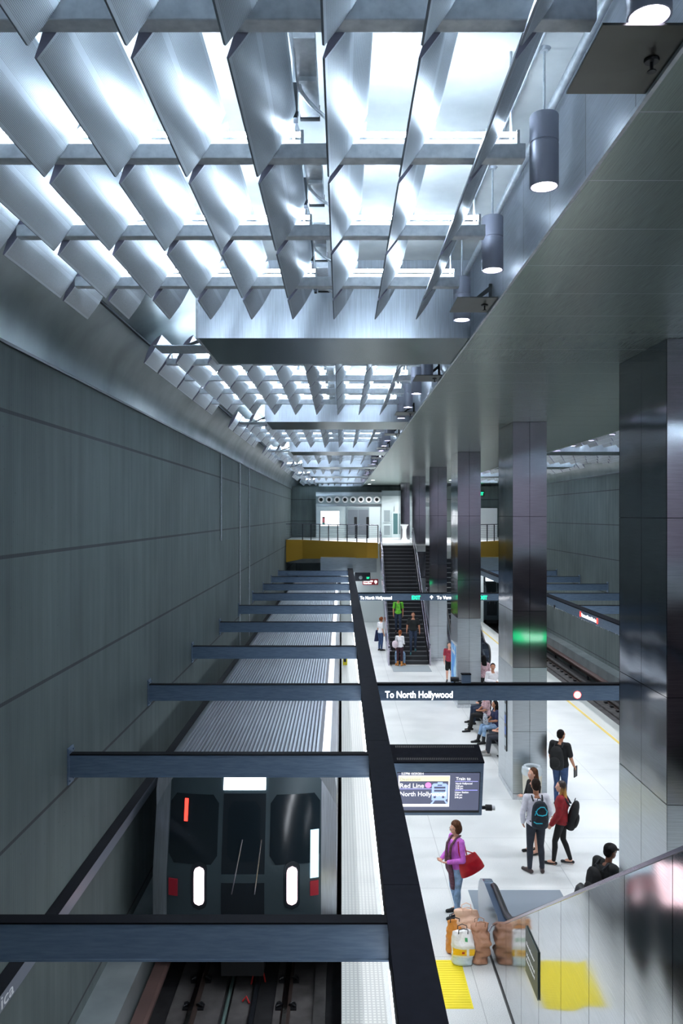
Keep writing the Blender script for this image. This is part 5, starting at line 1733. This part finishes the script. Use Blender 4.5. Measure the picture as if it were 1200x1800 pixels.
# --- man in black cap by the nearest column
t, P, HR = person('person', 'man in black cap and jacket half hidden behind the nearest column', 1.74, (4.08, 12.46, 0), R(-66), 'skin_brown', 'black_green', 'trousers_charcoal', 'shoe_black', 'hair_black',
    dict(neck=(0, .02, .82), head=(0, .05, .915)), build=1.15, voxel=.009, loose=.015, head_yaw=R(-4), head_pitch=R(-6))
c = bmesh.new(); hd = P['head']; hh = 1.76
ellip(c, hd + HR @ (Vector((0, -.004, .034)) * hh), (.0530 * hh, .0610 * hh, .040 * hh), HR)
for v in c.verts:
    if (v.co - hd).z < .018 * hh: v.co.z = hd.z + .018 * hh
loft(c, [(hd + HR @ (Vector((0, .03 + .02 * i, .022 - .002 * i)) * hh), HR @ Vector((.042 * hh * (1 - .06 * i), 0, 0)), HR @ Vector((0, 0, .005 * hh))) for i in range(4)], 14)
fuse(c, 'cap', 'black_cloth', t, .007, 2)
backpack('black backpack on the man in the black cap', t, (0.0, -.235, 1.16), (.33, .20, .48), 'pack_black',
    straps=[[(q * .09, -.15, 1.38), (q * .10, -.04, 1.455), (q * .11, .08, 1.40), (q * .13, .12, 1.25), (q * .15, .05, 1.06), (q * .13, -.12, .98)] for q in (-1, 1)])

# --- seated on the bench, facing the left track
SIT = dict(pelvis=(0, .02, .315), hil=(-.05, .03, .305), hir=(.05, .03, .305), neck=(0, .03, .60), head=(0, .055, .70), shl=(-.10, .02, .58), shr=(.10, .02, .58),
           ell=(-.125, .07, .43), elr=(.125, .07, .43), wrl=(-.04, .17, .40), wrr=(.04, .17, .40),
           knl=(-.07, .28, .30), knr=(.07, .28, .30), anl=(-.075, .30, .042), anr=(.075, .31, .042), tol=(-.085, .40, .014), tor=(.085, .41, .014))
t, P, HR = person('person', 'seated woman in floral top and black trousers, far end of the trio on the bench', 1.62, (4.60, 25.45, 0), R(96), 'skin_tan', 'floral_top', 'black_cloth', 'shoe_black', 'hair_black',
    dict(SIT, knl=(-.05, .31, .32), anl=(-.06, .40, .042), tol=(-.06, .50, .014)), sleeve='short', female=True, build=1.15, voxel=.011, hairstyle='long')
t, P, HR = person('person', 'seated woman in navy top with bag on her lap, middle of the bench', 1.62, (4.66, 24.15, 0), R(100), 'skin_tan', 'navy_top', 'jeans_light', 'shoe_black', 'hair_black',
    dict(SIT, anr=(.05, .36, .042), tor=(.06, .47, .014)), sleeve='short', female=True, build=1.15, voxel=.011, hairstyle='long', shoes='boot')
lb = thing('patterned_bag', 'grey patterned bag on the lap of the seated woman in navy', 'bag', (4.66, 24.15, 0), R(100))
m_ = NT('pattern_grey'); tc_ = m_.n('ShaderNodeTexCoord'); v_ = m_.n('ShaderNodeTexVoronoi'); v_.inputs['Scale'].default_value = 24; m_.l(tc_.outputs['Object'], v_.inputs['Vector'])
m_.l(m_.ramp(v_.outputs['Distance'], lin((30, 36, 52)), lin((176, 182, 190)), .25, .5), m_.b.inputs['Base Color']); m_.b.inputs['Roughness'].default_value = .7; MATS['pattern_grey'] = m_.m
bm = bmesh.new(); loft(bm, [(Vector((.04, .36, .56 + u * .30)), Vector((.17 * k_, 0, 0)), Vector((0, .06 * k2, 0))) for u, k_, k2 in ((0, .9, .8), (.1, 1, 1), (.6, 1, .9), (1, .92, .3))], 16)
fuse(bm, 'bag_body', 'pattern_grey', lb, .010, 2)
hs = MB(); hs.tube([(-.04, .36, .85), (-.03, .34, .93), (.10, .34, .93), (.11, .36, .85)], .010, 6); hs.build('handle', 'pack_trim', lb, smooth='auto')
t, P, HR = person('person', 'seated man in navy shirt and dark jeans, partly behind the second column', 1.72, (4.66, 22.85, 0), R(84), 'skin_fair', 'navy_top', 'trousers_charcoal', 'shoe_grey', 'hair_darkbrown', dict(SIT), sleeve='short', build=1.1, voxel=.011)
t, P, HR = person('person', 'brown-haired person seated behind the trio on the bench', 1.68, (4.76, 26.4, 0), R(100), 'skin_fair', 'black_cloth', 'jeans_dark', 'shoe_black', 'hair_brown', dict(SIT), female=True, voxel=.012, hairstyle='long')

# --- people on and around the stairs
t, P, HR = person('person', 'man in bright green t-shirt with dark straps walking down the stairs', 1.74, (2.70, 38.5, 1.19), R(176), 'skin_tan', 'green_tee', 'jeans_dark', 'shoe_black', 'hair_black',
    dict(anl=(-.055, .10, .0), tol=(-.06, .20, -.03), knl=(-.055, .10, .28)), sleeve='short', voxel=.012)
backpack('dark backpack with front straps on the man in green', t, (0, -.2, 1.16), (.32, .18, .46), 'pack_black',
    straps=[[(q * .09, -.12, 1.36), (q * .10, -.03, 1.45), (q * .11, .09, 1.40), (q * .12, .12, 1.25), (q * .14, .06, 1.05), (q * .12, -.1, .98)] for q in (-1, 1)])
t, P, HR = person('person', 'man in black t-shirt and jeans walking down the lower stairs', 1.80, (3.32, 37.42, 0.51), R(172), 'skin_tan', 'black_green', 'jeans_dark', 'shoe_teal', 'hair_darkbrown',
    dict(anr=(.055, .10, -.03), tor=(.06, .19, -.07), knr=(.055, .09, .27), ell=(-.15, -.01, .64), elr=(.15, -.01, .64), wrl=(-.165, .02, .50), wrr=(.165, .02, .50)), sleeve='short', build=1.15, voxel=.012)
t, P, HR = person('person', 'woman in white jacket, dark dress and tan boots at the foot of the stairs', 1.62, (2.62, 36.35, 0.01), R(-20), 'skin_fair', 'white_top', 'maroon_cloth', 'boot_tan', 'hair_auburn',
    dict(neck=(0, .03, .82), head=(0, .05, .915), wrr=(.10, .12, .60)), female=True, voxel=.012, hairstyle='ponytail', shoes='boot', hem=.0)
hb = thing('shoulder_bag', 'pale pink grey bag behind the woman in white jacket at the stairs', 'bag', (2.62, 36.35, 0.01), R(-20))
plain('bag_pale', (206, 190, 196), .6)
bm = bmesh.new(); ellip(bm, (-.17, -.16, .98), (.15, .09, .17)); fuse(bm, 'bag_body', 'bag_pale', hb, .011, 2)
q_ = MB(); q_.tube([(-.25, -.12, 1.08), (-.16, -.04, 1.34), (-.08, -.08, 1.10)], .012, 6); q_.build('shoulder_strap', 'pack_trim', hb, smooth='auto')
t, P, HR = person('person', 'person in pale jeans sitting on the lowest step behind the woman in white', 1.70, (2.66, 37.15, 0.0), R(180), 'skin_tan', 'black_cloth', 'jeans_light', 'boot_tan', 'hair_black',
    {k: (v[0] * (1.5 if k[:2] in ('kn', 'an', 'to') else 1), v[1], v[2] + (.0)) for k, v in SIT.items()}, voxel=.012)
t, P, HR = person('person', 'woman in white t-shirt and jeans leaning on the stair side', 1.70, (1.96, 40.5, 0), R(-55), 'skin_fair', 'white_top', 'jeans_blue', 'shoe_black', 'hair_auburn',
    dict(neck=(0, .03, .82), head=(0, .045, .92)), sleeve='short', female=True, voxel=.012, hairstyle='ponytail')
jk = thing('folded_jacket', 'dark jacket hanging from the arm of the woman in white t-shirt', 'jacket', (1.96, 40.5, 0), R(-55))
bm = bmesh.new(); loft(bm, [(Vector((-.24, -.02 - .05 * u, 1.0 - .55 * u)), Vector((.05 + .03 * u, 0, 0)), Vector((0, .10 + .05 * u, 0))) for u in (0, .3, .6, 1)], 12)
fuse(bm, 'jacket_cloth', 'navy_top', jk, .012, 2)
t, P, HR = person('person', 'person in red top and black shorts standing beside the blue poster', 1.60, (4.40, 33.0, 0), R(175), 'skin_fair', 'red_top', 'black_cloth', 'shoe_black', 'hair_grey', sleeve='short', legs='shorts', voxel=.012)
t, P, HR = person('person', 'man in white shirt holding papers, right of the third column', 1.74, (5.16, 27.6, 0), R(190), 'skin_tan', 'white_top', 'black_cloth', 'shoe_black', 'hair_black',
    dict(wrr=(-.02, .15, .66), wrl=(-.10, .14, .66), ell=(-.14, .0, .66), elr=(.14, .0, .66)), voxel=.012, head_yaw=R(-20), grip=(.9, .9))
t, P, HR = person('person', 'dark-haired person behind the man in white shirt holding papers', 1.66, (5.22, 29.6, 0), R(0), 'skin_tan', 'floral_top', 'black_cloth', 'shoe_black', 'hair_black', female=True, hairstyle='long', voxel=.012)

# --- shopping bags beside the woman in purple
def grocery(label, c, w, d, hgt, mat, parts, name='shopping_bag', lean=0.0, crump=.012):
    b = thing(name, label, 'shopping bag', (c[0], c[1], 0), lean)
    bm = bmesh.new(); rg = []
    N = 18
    random.seed(int(c[0] * 1000) + int(hgt * 100))
    for i in range(N + 1):
        u = i / N
        k_ = .90 + .12 * math.sin(u * 2.8) - .04 * u ** 6
        rg.append((Vector((random.uniform(-1, 1) * crump, random.uniform(-1, 1) * crump, u * hgt)), Vector((w / 2 * k_, 0, 0)), Vector((0, d / 2 * k_ * (1 - .72 * u ** 5), 0))))
    loft_raw(bm, rg, Vector((0, 0, 0)), Vector((0, 0, hgt * .95)), 40)
    for v in bm.verts:
        qx, qy = v.co.x / (w / 2), v.co.y / (d / 2)
        m_ = max(abs(qx), abs(qy)); r_ = math.hypot(qx, qy)
        if m_ > 1e-4:
            f_ = 1 + .55 * (r_ / m_ - 1); v.co.x *= f_; v.co.y *= f_
        if v.co.z > .02:
            n3 = noise.noise_vector(v.co * 6 + Vector(c)) * .050 + noise.noise_vector(v.co * 17 + Vector(c)) * .022
            v.co += Vector((n3.x, n3.y, n3.z * .5))
    me = bpy.data.meshes.new('bag_body'); bmesh.ops.recalc_face_normals(bm, faces=bm.faces); bm.to_mesh(me); bm.free()
    me.materials.append(M(mat)); me.polygons.foreach_set('use_smooth', [True] * len(me.polygons))
    o = bpy.data.objects.new('bag_body', me); COL.objects.link(o); o.parent = b
    sb_ = o.modifiers.new('s', 'SUBSURF'); sb_.levels = 1; sb_.render_levels = 1
    for q in (-1, 1):
        hn = MB(); hn.tube([(-.07, q * .04, hgt * .92), (-.07, q * .06, hgt + .03), (0, q * .07, hgt + .055), (.07, q * .06, hgt + .03), (.07, q * .04, hgt * .92)], .007, 6)
        hn.build('handle', parts, b, smooth='auto')
    return b
def bag_mat(name, cols):
    t = NT(name); tc = t.n('ShaderNodeTexCoord'); x = t.n('ShaderNodeSeparateXYZ'); t.l(tc.outputs['Object'], x.inputs[0])
    col = lin(cols[0])
    for z0, z1, x0, x1, c in cols[1]:
        a = t.math('MULTIPLY', t.math('GREATER_THAN', x.outputs[2], z0), t.math('LESS_THAN', x.outputs[2], z1))
        b = t.math('MULTIPLY', t.math('GREATER_THAN', x.outputs[0], x0), t.math('LESS_THAN', x.outputs[0], x1))
        f = t.math('MULTIPLY', t.math('MULTIPLY', a, b), t.math('LESS_THAN', x.outputs[1], 0.0))
        col = t.mix(f, col, lin(c))
    if isinstance(col, tuple): t.b.inputs['Base Color'].default_value = col
    else: t.l(col, t.b.inputs['Base Color'])
    t.b.inputs['Roughness'].default_value = .4
    n = t.noise(tc.outputs['Object'], 16, 3); t.bump(n, .7, .02)
    MATS[name] = t.m
bag_mat('bag_white_plastic', ((240, 240, 238), [(.17, .27, -.16, .04, (250, 196, 30)), (.17, .27, .08, .17, (250, 196, 30)), (.20, .235, -.03, .01, (190, 60, 40)), (.37, .42, .02, .06, (70, 170, 110)), (.02, .14, -.16, .16, (206, 224, 230))]))
bag_mat('bag_peach_plastic', ((246, 208, 180), []))
bag_mat('bag_orange_paper', ((214, 140, 56), []))
plain('bag_handle_dark', (34, 34, 40), .5)
grocery('white plastic shopping bag with yellow band, frontmost of the bags', (1.84, 12.26, 0), .32, .24, .50, 'bag_white_plastic', 'bag_handle_dark')
bag_mat('bag_brown_plastic', ((184, 136, 108), []))
grocery('tall peach plastic shopping bag behind the white bag', (1.96, 12.64, 0), .36, .24, .64, 'bag_peach_plastic', 'bag_peach_plastic', crump=.03)
grocery('brown plastic shopping bag pressed against the escalator side', (2.11, 12.32, 0), .27, .28, .58, 'bag_brown_plastic', 'bag_brown_plastic', crump=.02)
grocery('orange brown paper bag with dark handles, leftmost of the shopping bags', (1.76, 12.60, 0), .24, .20, .50, 'bag_orange_paper', 'bag_handle_dark')

# ================================================================== pieces of a part hang under that part
NEST = {'lens': ('housing', 'trim_ring', 'body'), 'lamp_holder': ('batten',), 'screen_text': ('screen',), 'panel_border': ('screen',), 'panel_fill': ('screen',),
        'panel_header': ('screen',), 'line_bullet': ('screen',), 'divider': ('screen',), 'train_icon': ('screen',), 'vent_slots': ('lid',),
        'front_pocket': ('bag_body',), 'piping_band': ('bag_body',), 'headlamp': ('headlamp_housing',), 'door_window': ('cab_door',), 'rail_bracket': ('handrail',),
        'sprinkler': ('plate',), 'eyes': ('body',), 'rail_head': ('rail_body',), 'conduit_box': ('flexible_conduit',), 'lettering': ('panel', 'beam_body', 'plate', 'face_plate'),
        'exit_lettering': ('beam_body',), 'round_light': ('beam_body',), 'light_ring': ('beam_body',), 'arrow': ('beam_body',), 'symbol': ('panel',), 'exit_panel': ('beam_body',),
        'tube': ('batten',), 'blue_square': ('plate',), 'phone_picture': ('panel',), 'small_print': ('panel',)}
def centre(o):
    b = [Vector(c) for c in o.bound_box]
    return o.matrix_basis @ (sum(b, Vector()) / 8)
for root in [o for o in COL.objects if o.parent is None and o.children]:
    kids = list(root.children)
    for o in kids:
        base = o.name.split('.')[0]
        for want in NEST.get(base, ()):
            c = [k for k in kids if k.name.split('.')[0] == want and k is not o and k.parent is root]
            if c:
                o.parent = min(c, key=lambda k: (centre(k) - centre(o)).length)
                break
